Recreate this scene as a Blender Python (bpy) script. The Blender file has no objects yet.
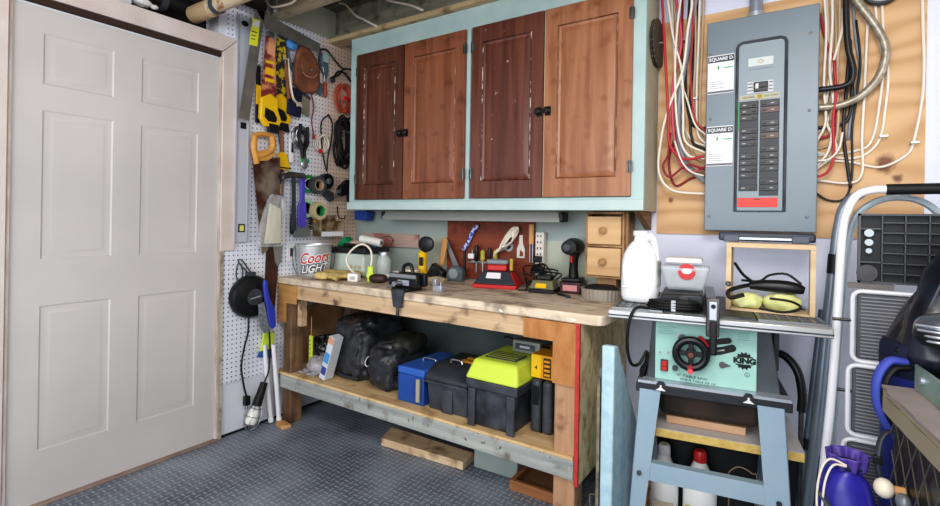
import bpy, math, random
from mathutils import Vector, Matrix, noise
PI = math.pi
scene = bpy.context.scene
col = scene.collection
rnd = random.Random(7)

# ------------------------------------------------------------------ materials
def lin(h):
    h = h.lstrip('#')
    c = [int(h[i:i+2], 16)/255 for i in (0, 2, 4)]
    return tuple((x/12.92 if x <= .04045 else ((x+.055)/1.055)**2.4) for x in c)+(1,)
_m = {}
def mat(name, c, rough=.55, metal=0, c2=None, scale=8, stretch=(1, 1, 1), lo=.35, hi=.65, bump=0, trans=0, alpha=1, detail=4, coat=0, ior=1.45):
    if name in _m: return _m[name]
    m = bpy.data.materials.new(name); m.use_nodes = True; _m[name] = m
    nt = m.node_tree; b = nt.nodes['Principled BSDF']
    b.inputs['Base Color'].default_value = lin(c)
    b.inputs['Roughness'].default_value = rough; b.inputs['Metallic'].default_value = metal
    b.inputs['Transmission Weight'].default_value = trans; b.inputs['Alpha'].default_value = alpha
    b.inputs['Coat Weight'].default_value = coat; b.inputs['IOR'].default_value = ior
    if c2 or bump:
        tc = nt.nodes.new('ShaderNodeNewGeometry'); mp = nt.nodes.new('ShaderNodeMapping')
        tc = nt.nodes.new('ShaderNodeTexCoord')
        mp.inputs['Scale'].default_value = stretch
        nt.links.new(tc.outputs['Object'], mp.inputs['Vector'])
        n = nt.nodes.new('ShaderNodeTexNoise'); n.inputs['Scale'].default_value = scale; n.inputs['Detail'].default_value = detail
        nt.links.new(mp.outputs[0], n.inputs['Vector'])
        if c2:
            r = nt.nodes.new('ShaderNodeValToRGB')
            r.color_ramp.elements[0].position = lo; r.color_ramp.elements[0].color = lin(c)
            r.color_ramp.elements[1].position = hi; r.color_ramp.elements[1].color = lin(c2)
            nt.links.new(n.outputs[0], r.inputs[0]); nt.links.new(r.outputs[0], b.inputs['Base Color'])
        if bump:
            bp = nt.nodes.new('ShaderNodeBump'); bp.inputs['Strength'].default_value = bump; bp.inputs['Distance'].default_value = .01
            nt.links.new(n.outputs[0], bp.inputs['Height']); nt.links.new(bp.outputs[0], b.inputs['Normal'])
    return m
def wood(name, a='', b_='', axis='x', scale=6, rough=.6, dark=None, darkamt=.62, chips=None, chipamt=.72):
    """grain stretched along one axis, dark stains and paint chips"""
    if name in _m: return _m[name]
    m = bpy.data.materials.new(name); m.use_nodes = True; _m[name] = m
    nt = m.node_tree; N = nt.nodes; L = nt.links; P = N['Principled BSDF']
    P.inputs['Roughness'].default_value = rough
    tc = N.new('ShaderNodeTexCoord'); mp = N.new('ShaderNodeMapping')
    st = {'x': (.12, 2, 2), 'y': (2, .12, 2), 'z': (2, 2, .12)}[axis]
    mp.inputs['Scale'].default_value = st; L.new(tc.outputs['Object'], mp.inputs[0])
    n = N.new('ShaderNodeTexNoise'); n.inputs['Scale'].default_value = scale*2.2; n.inputs['Detail'].default_value = 6; n.inputs['Distortion'].default_value = .6
    L.new(mp.outputs[0], n.inputs['Vector'])
    r = N.new('ShaderNodeValToRGB'); r.color_ramp.elements[0].position = .33; r.color_ramp.elements[0].color = lin(a)
    r.color_ramp.elements[1].position = .66; r.color_ramp.elements[1].color = lin(b_)
    L.new(n.outputs[0], r.inputs[0]); out = r.outputs[0]
    def over(out, colr, amt, sc, seedv, soft=.06):
        n2 = N.new('ShaderNodeTexNoise'); n2.inputs['Scale'].default_value = sc; n2.inputs['Detail'].default_value = 5
        mm = N.new('ShaderNodeMapping'); mm.inputs['Location'].default_value = (seedv, seedv*2, seedv); L.new(tc.outputs['Object'], mm.inputs[0]); L.new(mm.outputs[0], n2.inputs['Vector'])
        r2 = N.new('ShaderNodeValToRGB'); r2.color_ramp.elements[0].position = amt-soft; r2.color_ramp.elements[0].color = (0, 0, 0, 1); r2.color_ramp.elements[1].position = amt+soft; r2.color_ramp.elements[1].color = (1, 1, 1, 1)
        L.new(n2.outputs[0], r2.inputs[0])
        mx = N.new('ShaderNodeMix'); mx.data_type = 'RGBA'; L.new(r2.outputs[0], mx.inputs['Factor']); L.new(out, mx.inputs['A']); mx.inputs['B'].default_value = lin(colr)
        return mx.outputs['Result']
    if dark: out = over(out, dark, darkamt, 11, 3.1, .09)
    if chips: out = over(out, chips, chipamt, 38, 1.7, .03)
    L.new(out, P.inputs['Base Color'])
    bp = N.new('ShaderNodeBump'); bp.inputs['Strength'].default_value = .15; bp.inputs['Distance'].default_value = .004
    L.new(n.outputs[0], bp.inputs['Height']); L.new(bp.outputs[0], P.inputs['Normal'])
    return m
def mathn(nt, op, a, b=None):
    n = nt.nodes.new('ShaderNodeMath'); n.operation = op
    for i, v in enumerate((a, b)):
        if v is None: continue
        if isinstance(v, (int, float)): n.inputs[i].default_value = v
        else: nt.links.new(v, n.inputs[i])
    return n.outputs[0]
def pegboard_mat():
    m = bpy.data.materials.new('pegboard'); m.use_nodes = True; nt = m.node_tree; N = nt.nodes; L = nt.links; P = N['Principled BSDF']
    tc = N.new('ShaderNodeTexCoord'); s = N.new('ShaderNodeSeparateXYZ'); L.new(tc.outputs['Object'], s.inputs[0])
    d = []
    for o in (1, 2):
        a = mathn(nt, 'DIVIDE', s.outputs[o], .0254); a = mathn(nt, 'FRACT', a); a = mathn(nt, 'SUBTRACT', a, .5); d.append(mathn(nt, 'MULTIPLY', a, a))
    q = mathn(nt, 'ADD', d[0], d[1]); h = mathn(nt, 'LESS_THAN', q, .0225)
    n = N.new('ShaderNodeTexNoise'); n.inputs['Scale'].default_value = 2.2; L.new(tc.outputs['Object'], n.inputs['Vector'])
    r = N.new('ShaderNodeValToRGB'); r.color_ramp.elements[0].position = .35; r.color_ramp.elements[0].color = lin('#dde0ec'); r.color_ramp.elements[1].position = .7; r.color_ramp.elements[1].color = lin('#eceef4'); L.new(n.outputs[0], r.inputs[0])
    # the right part of the board is warmer, bare hardboard
    g = mathn(nt, 'SUBTRACT', s.outputs[1], 2.02); g = mathn(nt, 'MULTIPLY', g, 4.0); g = mathn(nt, 'MINIMUM', mathn(nt, 'MAXIMUM', g, 0), .85)
    m0 = N.new('ShaderNodeMix'); m0.data_type = 'RGBA'; L.new(g, m0.inputs['Factor']); L.new(r.outputs[0], m0.inputs['A']); m0.inputs['B'].default_value = lin('#d2b49a')
    mx = N.new('ShaderNodeMix'); mx.data_type = 'RGBA'; L.new(h, mx.inputs['Factor']); L.new(m0.outputs['Result'], mx.inputs['A']); mx.inputs['B'].default_value = lin('#14161e')
    L.new(mx.outputs['Result'], P.inputs['Base Color']); P.inputs['Roughness'].default_value = .5
    return m
def floor_mat():
    m = bpy.data.materials.new('tread_floor'); m.use_nodes = True; nt = m.node_tree; N = nt.nodes; L = nt.links; P = N['Principled BSDF']
    tc = N.new('ShaderNodeTexCoord'); mp = N.new('ShaderNodeMapping'); mp.inputs['Rotation'].default_value = (0, 0, .0); L.new(tc.outputs['Object'], mp.inputs[0])
    s = N.new('ShaderNodeSeparateXYZ'); L.new(mp.outputs[0], s.inputs[0]); S = .030
    X = mathn(nt, 'DIVIDE', s.outputs[0], S); Y = mathn(nt, 'DIVIDE', s.outputs[1], S)
    par = mathn(nt, 'FLOORED_MODULO', mathn(nt, 'ADD', mathn(nt, 'FLOOR', X), mathn(nt, 'FLOOR', Y)), 2)
    u = mathn(nt, 'ABSOLUTE', mathn(nt, 'SUBTRACT', mathn(nt, 'FRACT', X), .5)); v = mathn(nt, 'ABSOLUTE', mathn(nt, 'SUBTRACT', mathn(nt, 'FRACT', Y), .5))
    def dash(a, b): # ellipse long in a
        return mathn(nt, 'LESS_THAN', mathn(nt, 'ADD', mathn(nt, 'POWER', mathn(nt, 'DIVIDE', a, .5), 2), mathn(nt, 'POWER', mathn(nt, 'DIVIDE', b, .15), 2)), 1)
    k = mathn(nt, 'ADD', mathn(nt, 'MULTIPLY', dash(u, v), par), mathn(nt, 'MULTIPLY', dash(v, u), mathn(nt, 'SUBTRACT', 1, par)))
    n = N.new('ShaderNodeTexNoise'); n.inputs['Scale'].default_value = 3.5; n.inputs['Detail'].default_value = 7; L.new(tc.outputs['Object'], n.inputs['Vector'])
    r = N.new('ShaderNodeValToRGB'); r.color_ramp.elements[0].position = .35; r.color_ramp.elements[0].color = lin('#565d6a'); r.color_ramp.elements[1].position = .68; r.color_ramp.elements[1].color = lin('#868f9d'); L.new(n.outputs[0], r.inputs[0])
    mx = N.new('ShaderNodeMix'); mx.data_type = 'RGBA'; L.new(mathn(nt, 'MULTIPLY', k, .55), mx.inputs['Factor']); L.new(r.outputs[0], mx.inputs['A']); mx.inputs['B'].default_value = lin('#b4bcc8')
    L.new(mx.outputs['Result'], P.inputs['Base Color']); P.inputs['Roughness'].default_value = .42
    bp = N.new('ShaderNodeBump'); bp.inputs['Strength'].default_value = .6; bp.inputs['Distance'].default_value = .003; L.new(k, bp.inputs['Height']); L.new(bp.outputs[0], P.inputs['Normal'])
    return m
def plywood_mat():
    m = bpy.data.materials.new('plywood'); m.use_nodes = True; nt = m.node_tree; N = nt.nodes; L = nt.links; P = N['Principled BSDF']
    tc = N.new('ShaderNodeTexCoord'); mp = N.new('ShaderNodeMapping'); mp.inputs['Scale'].default_value = (.35, 1, 1); L.new(tc.outputs['Object'], mp.inputs[0])
    w = N.new('ShaderNodeTexWave'); w.bands_direction = 'Z'; w.inputs['Scale'].default_value = 3.4; w.inputs['Distortion'].default_value = 20; w.inputs['Detail'].default_value = 2; w.inputs['Detail Scale'].default_value = .7
    L.new(mp.outputs[0], w.inputs['Vector'])
    r = N.new('ShaderNodeValToRGB'); e = r.color_ramp.elements; e[0].position = .0; e[0].color = lin('#c29a6e'); e[1].position = .35; e[1].color = lin('#cba478'); x = e.new(.9); x.color = lin('#d3ae84')
    L.new(w.outputs[0], r.inputs[0]); out = r.outputs[0]
    for (kx, kz, rr) in ((.262, 1.43, .034), (.30, 1.375, .016), (.295, 1.33, .012), (-.50, 1.30, .014)):
        vd = N.new('ShaderNodeVectorMath'); vd.operation = 'DISTANCE'; L.new(tc.outputs['Object'], vd.inputs[0]); vd.inputs[1].default_value = (kx, 2.418, kz)
        f = N.new('ShaderNodeMapRange'); f.inputs['From Min'].default_value = rr*.5; f.inputs['From Max'].default_value = rr*1.25; f.inputs['To Min'].default_value = .85; f.inputs['To Max'].default_value = 0
        nn = N.new('ShaderNodeTexNoise'); nn.inputs['Scale'].default_value = 40; L.new(tc.outputs['Object'], nn.inputs['Vector'])
        dd = mathn(nt, 'ADD', vd.outputs['Value'], mathn(nt, 'MULTIPLY', mathn(nt, 'SUBTRACT', nn.outputs[0], .5), rr*1.2)); L.new(dd, f.inputs['Value'])
        mx = N.new('ShaderNodeMix'); mx.data_type = 'RGBA'; L.new(f.outputs[0], mx.inputs['Factor']); L.new(out, mx.inputs['A']); mx.inputs['B'].default_value = lin('#5e2c10'); out = mx.outputs['Result']
    L.new(out, P.inputs['Base Color']); P.inputs['Roughness'].default_value = .6
    return m

# ------------------------------------------------------------------ mesh builder
def catmull(p, sub, closed=False):
    p = [Vector(a) for a in p]; n = len(p); out = []
    if n < 3 or sub < 2: return p
    rng = range(n) if closed else range(n-1)
    for i in rng:
        a = p[(i-1) % n] if closed or i > 0 else p[0]*2-p[1]
        b = p[i]; c = p[(i+1) % n]; d = p[(i+2) % n] if closed or i+2 < n else p[-1]*2-p[-2]
        for k in range(sub):
            t = k/sub
            out.append(.5*((2*b)+(c-a)*t+(2*a-5*b+4*c-d)*t*t+(3*b-a-3*c+d)*t**3))
    if not closed: out.append(p[-1])
    return out
class B:
    def __init__(s): s.v = []; s.f = []; s.M = Matrix.Identity(4)
    def at(s, loc=(0, 0, 0), rot=(0, 0, 0)):
        from mathutils import Euler
        s.M = Matrix.Translation(loc) @ Euler(rot).to_matrix().to_4x4(); return s
    def add(s, vs, fs):
        o = len(s.v); s.v += [tuple(s.M @ Vector(v)) for v in vs]; s.f += [tuple(o+i for i in f) for f in fs]; return s
    def box(s, x0, x1, y0, y1, z0, z1):
        return s.add([(x0, y0, z0), (x1, y0, z0), (x1, y1, z0), (x0, y1, z0), (x0, y0, z1), (x1, y0, z1), (x1, y1, z1), (x0, y1, z1)],
                     [(0, 3, 2, 1), (4, 5, 6, 7), (0, 1, 5, 4), (1, 2, 6, 5), (2, 3, 7, 6), (3, 0, 4, 7)])
    def hexa(s, bot, top):  # four corners each, counter-clockwise from above
        return s.add(list(bot)+list(top), [(0, 3, 2, 1), (4, 5, 6, 7), (0, 1, 5, 4), (1, 2, 6, 5), (2, 3, 7, 6), (3, 0, 4, 7)])
    def tube(s, pts, r, seg=8, sub=4, closed=False, flat=1):
        q = catmull(pts, sub, closed); n = len(q); vs = []; fs = []
        rr = r if callable(r) else (lambda t: r)
        up = None
        for i in range(n):
            a = q[(i-1) % n] if closed or i > 0 else q[0]; b = q[(i+1) % n] if closed or i < n-1 else q[-1]
            t = (b-a).normalized()
            if up is None: up = Vector((0, 0, 1)) if abs(t.z) < .9 else Vector((1, 0, 0))
            side = t.cross(up)
            if side.length < 1e-5: side = t.orthogonal()
            side.normalize(); up = side.cross(t).normalized()
            R = rr(i/max(1, n-1))
            for k in range(seg):
                an = 2*PI*k/seg; vs.append(q[i]+side*math.cos(an)*R+up*math.sin(an)*R*flat)
        m = n if closed else n-1
        for i in range(m):
            for k in range(seg):
                a = i*seg+k; b = i*seg+(k+1) % seg; j = ((i+1) % n)*seg
                fs.append((a, b, j+(k+1) % seg, j+k))
        if not closed: fs.append(tuple(range(seg-1, -1, -1))); fs.append(tuple((n-1)*seg+k for k in range(seg)))
        return s.add(vs, fs)
    def cyl(s, p0, p1, r0, r1=None, seg=20):
        r1 = r0 if r1 is None else r1
        return s.tube([p0, p1], lambda t: r0+(r1-r0)*t, seg, 1)
    def lathe(s, prof, c=(0, 0, 0), seg=24, axis='z'):
        vs = []; fs = []; n = len(prof)
        for (r, z) in prof:
            for k in range(seg):
                a = 2*PI*k/seg; x, y = r*math.cos(a), r*math.sin(a)
                v = {'z': (x, y, z), 'y': (x, z, y), 'x': (z, x, y)}[axis]
                vs.append((v[0]+c[0], v[1]+c[1], v[2]+c[2]))
        for i in range(n-1):
            for k in range(seg):
                q = (i*seg+k, i*seg+(k+1) % seg, (i+1)*seg+(k+1) % seg, (i+1)*seg+k)
                fs.append(q)
        fs.append(tuple(range(seg))); fs.append(tuple((n-1)*seg+k for k in range(seg)))
        return s.add(vs, fs)
    def prism(s, pts, d0, d1, plane='xz'):
        n = len(pts); f = {'xz': lambda a, b, d: (a, d, b), 'xy': lambda a, b, d: (a, b, d), 'yz': lambda a, b, d: (d, a, b)}[plane]
        vs = [f(a, b, d0) for a, b in pts]+[f(a, b, d1) for a, b in pts]
        return s.add(vs, [tuple(range(n)), tuple(range(2*n-1, n-1, -1))]+[(i, i+n, (i+1) % n+n, (i+1) % n) for i in range(n)])
    def ell(s, c, r, seg=20, rings=12, e=1, wr=0, ws=6, seed=0, cut=None):
        """(super)ellipsoid; e<1 boxy; wr wrinkle amount"""
        if isinstance(r, (int, float)): r = (r, r, r)
        sp = lambda x: math.copysign(abs(x)**e, x)
        vs = []; fs = []
        for i in range(rings+1):
            ph = -PI/2+PI*i/rings
            for k in range(seg):
                th = 2*PI*k/seg
                p = Vector((sp(math.cos(ph))*sp(math.cos(th))*r[0], sp(math.cos(ph))*sp(math.sin(th))*r[1], sp(math.sin(ph))*r[2]))
                if wr:
                    q = p*ws+Vector((seed, seed*.7, 0))
                    d = (1-abs(noise.noise(q))*2)*.6+noise.noise(q*2.3)*.5
                    nn = Vector((p.x/r[0]**2, p.y/r[1]**2, p.z/r[2]**2))
                    p = p+nn.normalized()*d*wr if nn.length > 1e-6 else p
                if cut is not None and p.z < cut: p.z = cut
                vs.append((p.x+c[0], p.y+c[1], p.z+c[2]))
        for i in range(rings):
            for k in range(seg):
                fs.append((i*seg+k, i*seg+(k+1) % seg, (i+1)*seg+(k+1) % seg, (i+1)*seg+k))
        return s.add(vs, fs)
    def sheet(s, fn, nu, nv, thick=0):
        vs = [fn(i/nu, j/nv) for j in range(nv+1) for i in range(nu+1)]
        return s.add(vs, [(j*(nu+1)+i, j*(nu+1)+i+1, (j+1)*(nu+1)+i+1, (j+1)*(nu+1)+i) for j in range(nv) for i in range(nu)])
    def panelled(s, x0, x1, z0, z1, panels, yf, yb, prof):
        """slab whose front (facing -y at yf) has sunk, raised-centre panels. prof: list of (inset, depth)"""
        xs = sorted({x0, x1} | {p[0] for p in panels} | {p[1] for p in panels}); zs = sorted({z0, z1} | {p[2] for p in panels} | {p[3] for p in panels})
        for i in range(len(xs)-1):
            for j in range(len(zs)-1):
                cx, cz = (xs[i]+xs[i+1])/2, (zs[j]+zs[j+1])/2
                if any(p[0] < cx < p[1] and p[2] < cz < p[3] for p in panels): continue
                s.add([(xs[i], yf, zs[j]), (xs[i+1], yf, zs[j]), (xs[i+1], yf, zs[j+1]), (xs[i], yf, zs[j+1])], [(0, 1, 2, 3)])
        for p in panels:
            rings = [(0, 0)]+prof; vs = []
            for (ins, d) in rings:
                vs += [(p[0]+ins, yf+d, p[2]+ins), (p[1]-ins, yf+d, p[2]+ins), (p[1]-ins, yf+d, p[3]-ins), (p[0]+ins, yf+d, p[3]-ins)]
            fs = []
            for r in range(len(rings)-1):
                for k in range(4): fs.append((r*4+k, r*4+(k+1) % 4, (r+1)*4+(k+1) % 4, (r+1)*4+k))
            l = (len(rings)-1)*4; fs.append((l, l+1, l+2, l+3)); s.add(vs, fs)
        s.add([(x0, yf, z0), (x1, yf, z0), (x1, yb, z0), (x0, yb, z0), (x0, yf, z1), (x1, yf, z1), (x1, yb, z1), (x0, yb, z1)], [(0, 3, 2, 1), (4, 5, 6, 7), (1, 2, 6, 5), (2, 3, 7, 6), (3, 0, 4, 7)])
        return s
    def build(s, name, m, parent=None, bevel=0, smooth=35, label=None, loc=None, rot=None, seg=2, sub=0, solid=0):
        me = bpy.data.meshes.new(name); me.from_pydata(s.v, [], s.f)
        import bmesh
        bm = bmesh.new(); bm.from_mesh(me)
        if not solid: bmesh.ops.recalc_face_normals(bm, faces=bm.faces)
        bm.to_mesh(me); bm.free()
        me.materials.append(m); me.polygons.foreach_set('use_smooth', [True]*len(me.polygons)); me.update()
        if smooth < 180: me.set_sharp_from_angle(angle=math.radians(smooth))
        o = bpy.data.objects.new(name, me); col.objects.link(o)
        if parent: o.parent = parent
        if loc: o.location = loc
        if rot: o.rotation_euler = rot
        if solid: md = o.modifiers.new('solid', 'SOLIDIFY'); md.thickness = solid; md.offset = 0
        if bevel: md = o.modifiers.new('bevel', 'BEVEL'); md.width = bevel; md.segments = seg; md.limit_method = 'ANGLE'; md.angle_limit = math.radians(40)
        if sub: md = o.modifiers.new('sub', 'SUBSURF'); md.levels = sub; md.render_levels = sub
        if label: o['label'] = label
        return o
def T(name, label, cat, loc=(0, 0, 0), rz=0, group=None, rot=None):
    o = bpy.data.objects.new(name, None); col.objects.link(o); o.empty_display_size = .05
    o.location = loc; o.rotation_euler = rot if rot else (0, 0, rz); o['label'] = label; o['category'] = cat
    if group: o['group'] = group
    return o
def tag(o, label, cat, group=None):
    o['label'] = label; o['category'] = cat
    if group: o['group'] = group
    return o
def struct(o): o['kind'] = 'structure'; return o
def text(name, body, m, parent, loc, rot, size, extrude=.0006, offset=0, shear=0, sx=1, bend=None, align='CENTER'):
    cu = bpy.data.curves.new('t', 'FONT'); cu.body = body; cu.size = size; cu.extrude = extrude; cu.offset = offset; cu.shear = shear; cu.align_x = align; cu.align_y = 'CENTER'; cu.resolution_u = 3
    t = bpy.data.objects.new('t', cu); col.objects.link(t)
    dg = bpy.context.evaluated_depsgraph_get(); me = bpy.data.meshes.new_from_object(t.evaluated_get(dg))
    bpy.data.objects.remove(t); bpy.data.curves.remove(cu)
    for v in me.vertices:
        v.co.x *= sx
        if bend:  # wrap round a vertical cylinder of this radius
            a = v.co.x/bend; r = bend+v.co.z; v.co.x = math.sin(a)*r; v.co.z = math.cos(a)*r-bend
    me.materials.clear(); me.materials.append(m)
    o = bpy.data.objects.new(name, me); col.objects.link(o); o.parent = parent; o.location = loc; o.rotation_euler = rot
    return o
FR = (PI/2, 0, 0)   # text facing -y

# common materials
M_door = mat('door_paint', '#cbc7c5', .45, c2='#c1bebd', scale=2)
M_trim = mat('trim_paint', '#d8cfca', .45, c2='#cbbfb9', scale=5, stretch=(1, 1, 1))
M_white = mat('white_plastic', '#e9e9ea', .35)
M_black = mat('black_plastic', '#17181b', .38)
M_rubber = mat('black_rubber', '#121214', .6)
M_char = mat('charcoal_plastic', '#34373d', .5, c2='#4b4f57', scale=14)
M_steel = mat('steel', '#a9adb3', .32, .9)
M_dsteel = mat('dark_steel', '#4d4f52', .4, .8, c2='#6e6c69', scale=20)
M_alu = mat('aluminium', '#bcc2cc', .35, .55)
M_red = mat('red_plastic', '#c22a2c', .4)
M_yel = mat('yellow_plastic', '#e8bd1e', .4)
M_lime = mat('lime_plastic', '#cbe052', .4)
M_blue = mat('blue_plastic', '#2b4f9e', .4)
M_lblue = mat('light_blue_plastic', '#4f97d6', .45)
M_green = mat('green_plastic', '#2f9452', .45)
M_purp = mat('violet_plastic', '#5a4fc0', .35)
M_paper = mat('paper', '#e4e4e8', .7)
M_tan = wood('light_wood', '#c08a52', '#d8a772', 'z')
M_navy = mat('navy_cloth', '#1c2440', .8, c2='#141a30', scale=20)
M_leather = mat('leather', '#6b4230', .6, c2='#8a5a40', scale=14, bump=.4)
M_turq = mat('turquoise_paint', '#b3c9c8', .5, c2='#a8c0c0', scale=6)
CB = {'cwhite': mat('cable_white', '#e6ddd0', .45), 'cred': mat('cable_red', '#b5303a', .45), 'cpink': mat('cable_pink', '#c9566a', .45), 'cdred': mat('cable_dark_red', '#8c2030', .45),
      'cgrey': mat('cable_grey', '#8d95a0', .4), 'cblack': mat('cable_black', '#1c1d20', .4), 'cbeige': mat('cable_beige', '#bfa98c', .5), 'cflex': mat('flex_metal', '#b4ad9e', .4, .4, c2='#8e8779', scale=60)}

# ================================================================== SETTING
XL = -2.575; YB = 2.43
struct(B().box(-2.75, 2.6, -2.6, 2.6, -.05, 0).build('floor', floor_mat()))
plain = mat('wall_lower_white', '#d3d6e0', .5, c2='#dcdee6', scale=2)
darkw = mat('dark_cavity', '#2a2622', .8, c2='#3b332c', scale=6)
struct(B().box(-2.70, XL, -2.6, 1.445, 0, 2.15).box(-2.70, XL, 1.44, 2.5, .0, 2.355).build('wall_left', plain))
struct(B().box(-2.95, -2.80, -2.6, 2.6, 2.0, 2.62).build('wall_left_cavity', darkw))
struct(B().box(-2.66, XL-.005, -2.6, 1.03, 2.15, 2.5).build('trim_1', mat('bulkhead_white', '#cfcfd8', .5)))
# back wall: grey-green behind the bench, lavender white to the right
struct(B().box(-2.70, 2.6, YB, 2.55, 0, 2.62).build('wall_back', mat('wall_lavender', '#dcdff0', .5, c2='#d2d6e8', scale=1.5)))
struct(B().box(XL, -.60, YB-.006, YB, .84, 1.30).build('trim_2', mat('grey_green_board', '#9aa8a5', .55, c2='#a4b0ac', scale=3)))
struct(B().box(-1.93, -.64, YB-.009, YB-.0065, .845, 1.09).build('trim_3', mat('pale_green_board', '#b4b9ab', .55, c2='#aab1a5', scale=4)))
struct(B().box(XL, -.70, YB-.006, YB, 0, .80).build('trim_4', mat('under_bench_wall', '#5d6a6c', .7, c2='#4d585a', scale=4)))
ply = struct(B().box(-.559, .375, 2.418, YB, 1.145, 2.125).build('trim_5', plywood_mat()))
# ceiling, joists and rims
M_joist = wood('joist_cream', '#b8aa90', '#d2c6ae', 'x', dark='#8b7c62', darkamt=.66)
M_joist2 = wood('joist_brown', '#9a7146', '#c29b6b', 'x')
M_sub = wood('subfloor', '#5f5b50', '#8a8676', 'x', dark='#3b3930', darkamt=.6)
struct(B().box(-2.75, 2.6, -2.6, 2.6, 2.56, 2.62).build('ceiling', M_sub))
struct(B().box(-2.57, 2.5, 1.455, 1.50, 2.315, 2.56).build('joist', M_joist2, bevel=.003))
struct(B().box(-2.57, 2.5, 1.72, 1.80, 2.345, 2.56).build('joist', M_joist, bevel=.003))
for y in (.95, .5, .05, -.4, -.85): struct(B().box(-2.62, 2.5, y, y+.045, 2.315, 2.56).build('joist', M_joist2))
struct(B().box(-2.66, -2.6, 1.80, 2.25, 2.355, 2.56).build('rim_board', mat('rim_grey', '#a9aa9c', .7, c2='#b9b8aa', scale=3)))
struct(B().box(-2.6, 1.0, 2.25, 2.40, 2.345, 2.56).build('rim_board', wood('rim_wood', '#8f9080', '#adab96', 'x', dark='#5b5546', darkamt=.6)))
struct(B().box(-2.57, -1.0, 2.16, 2.25, 2.325, 2.35).build('sill_plate', wood('sill', '#b79f7c', '#cdb891', 'x', dark='#6b5a44', darkamt=.62)))
# door with its frame
dr = T('door_1', 'white six-panel door in the left wall', 'door', (XL, 0, 0), PI/2); dr['kind'] = 'structure'
pan = []
for (a, b) in ((.712, .962), (1.074, 1.338)):
    for (c, d) in ((.222, .814), (1.003, 1.612), (1.715, 1.925)): pan.append((a, b, c, d))
s_ = B().panelled(.614, 1.446, .012, 2.025, pan, -.006, .03, [(.006, .0035), (.020, .0048), (.034, .0015), (.040, .0015)]); s_.build('door_panel', M_door, dr, smooth=20)['kind'] = 'structure'
s_ = B().box(.614, 1.446, -.02, .0, 2.034, 2.06).build('header_gap', mat('gap_brown', '#3a2a20', .8), dr); s_['kind'] = 'structure'
fr = T('trim_6', 'white door casing', 'trim', (XL, 0, 0), PI/2); fr['kind'] = 'structure'
def stk(o): o['kind'] = 'structure'; return o
stk(B().prism([(.40, 2.063), (1.452, 2.063), (1.536, 2.150), (.40, 2.150)], -.024, 0).build('casing_top', M_trim, fr, bevel=.003))
stk(B().prism([(1.455, 1.005), (1.536, 1.005), (1.536, 2.146), (1.455, 2.063)], -.024, 0).build('casing_side', M_trim, fr, bevel=.003))
stk(B().box(.40, .602, -.024, 0, 0, 2.15).build('casing_side', M_trim, fr, bevel=.003))
stk(B().box(.604, .613, -.016, .0, 0, 2.03).box(1.447, 1.458, -.018, .0, 0, 2.06).build('jamb_strip', mat('jamb', '#b9a89a', .6, c2='#d6d0cc', scale=30, stretch=(1, 1, .2)), fr))
stk(B().box(1.459, 1.480, -.016, 0, 0, 1.004).build('raw_edge', wood('raw_edge', '#a08c78', '#c9c2b6', 'z', dark='#7a6a58'), fr))
stk(B().box(.63, 1.46, -.03, -.001, .0005, .012).build('threshold', mat('threshold', '#9c8a80', .6, c2='#877268', scale=9), fr, bevel=.002))
struct(B().box(XL, XL+.006, 1.49, 2.42, 0, .012).build('baseboard_left', mat('base_gap', '#1e1f22', .8)))
# pegboard
peg = tag(B().box(XL+.001, XL+.010, 1.482, 2.424, .285, 2.355).build('pegboard', pegboard_mat()), 'large white perforated pegboard covering the wall right of the door', 'pegboard')

# ================================================================== WALL CABINET
cab = T('wall_cabinet', 'pale turquoise wall cabinet with four brown panelled doors above the workbench', 'cabinet', (-1.4715, 2.2, 1.245))
W = .9085
M_cabside = mat('cab_side', '#bcb9a6', .6, c2='#a9a690', scale=5)
B().box(-W, W, .012, .222, .0, 1.077).build('carcass', M_cabside, cab)
f = B(); doors = [(-2.312, -1.928), (-1.920, -1.494), (-1.451, -1.040), (-1.030, -.616)]
cx = lambda x: x+1.4715
f.box(-W, cx(-2.337), -.008, .012, 0, 1.077); f.box(cx(-1.505), cx(-1.470), -.008, .012, 0, 1.077); f.box(cx(-.618), W, -.008, .012, 0, 1.077)
f.box(cx(-2.337), cx(-1.505), -.008, .012, .966, 1.077).box(cx(-1.470), cx(-.618), -.008, .012, .966, 1.077)
f.box(cx(-2.337), cx(-1.505), -.008, .012, 0, .060).box(cx(-1.470), cx(-.618), -.008, .012, 0, .060)
f.build('face_frame', M_turq, cab)
B().box(cx(-1.0385), cx(-1.0315), -.012, -.009, .066, .96).build('door_gap_strip', mat('gap_cream', '#d8cfae', .6), cab)
B().box(-W-.004, W+.004, -.026, -.008, .0, .048).build('bottom_rail', mat('turq_light', '#bfd2d0', .5, c2='#b2c8c7', scale=5), cab, bevel=.003)
B().prism([(.02, -.001), (.22, -.001), (.22, -.085)], W-.05, W-.02, 'yz').build('support_bracket', wood('bracket', '#6e5238', '#8c6b4a', 'y'), cab)
dm = [wood('door_dark_a', '#4a2a20', '#6a4030', 'z', rough=.38, chips='#a89a94', chipamt=.74), wood('door_mid', '#74452e', '#8f5b42', 'z', rough=.4, dark='#5a2c1a', darkamt=.66),
      wood('door_dark_b', '#532d22', '#714436', 'z', rough=.38, chips='#b5a8a2', chipamt=.73), wood('door_light', '#8a5a3e', '#a87656', 'z', rough=.4, dark='#7a4327', darkamt=.66)]
dlab = ['darkest, paint-flecked door', 'mid brown door', 'dark reddish door with white paint flecks', 'lightest brown door']
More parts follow.
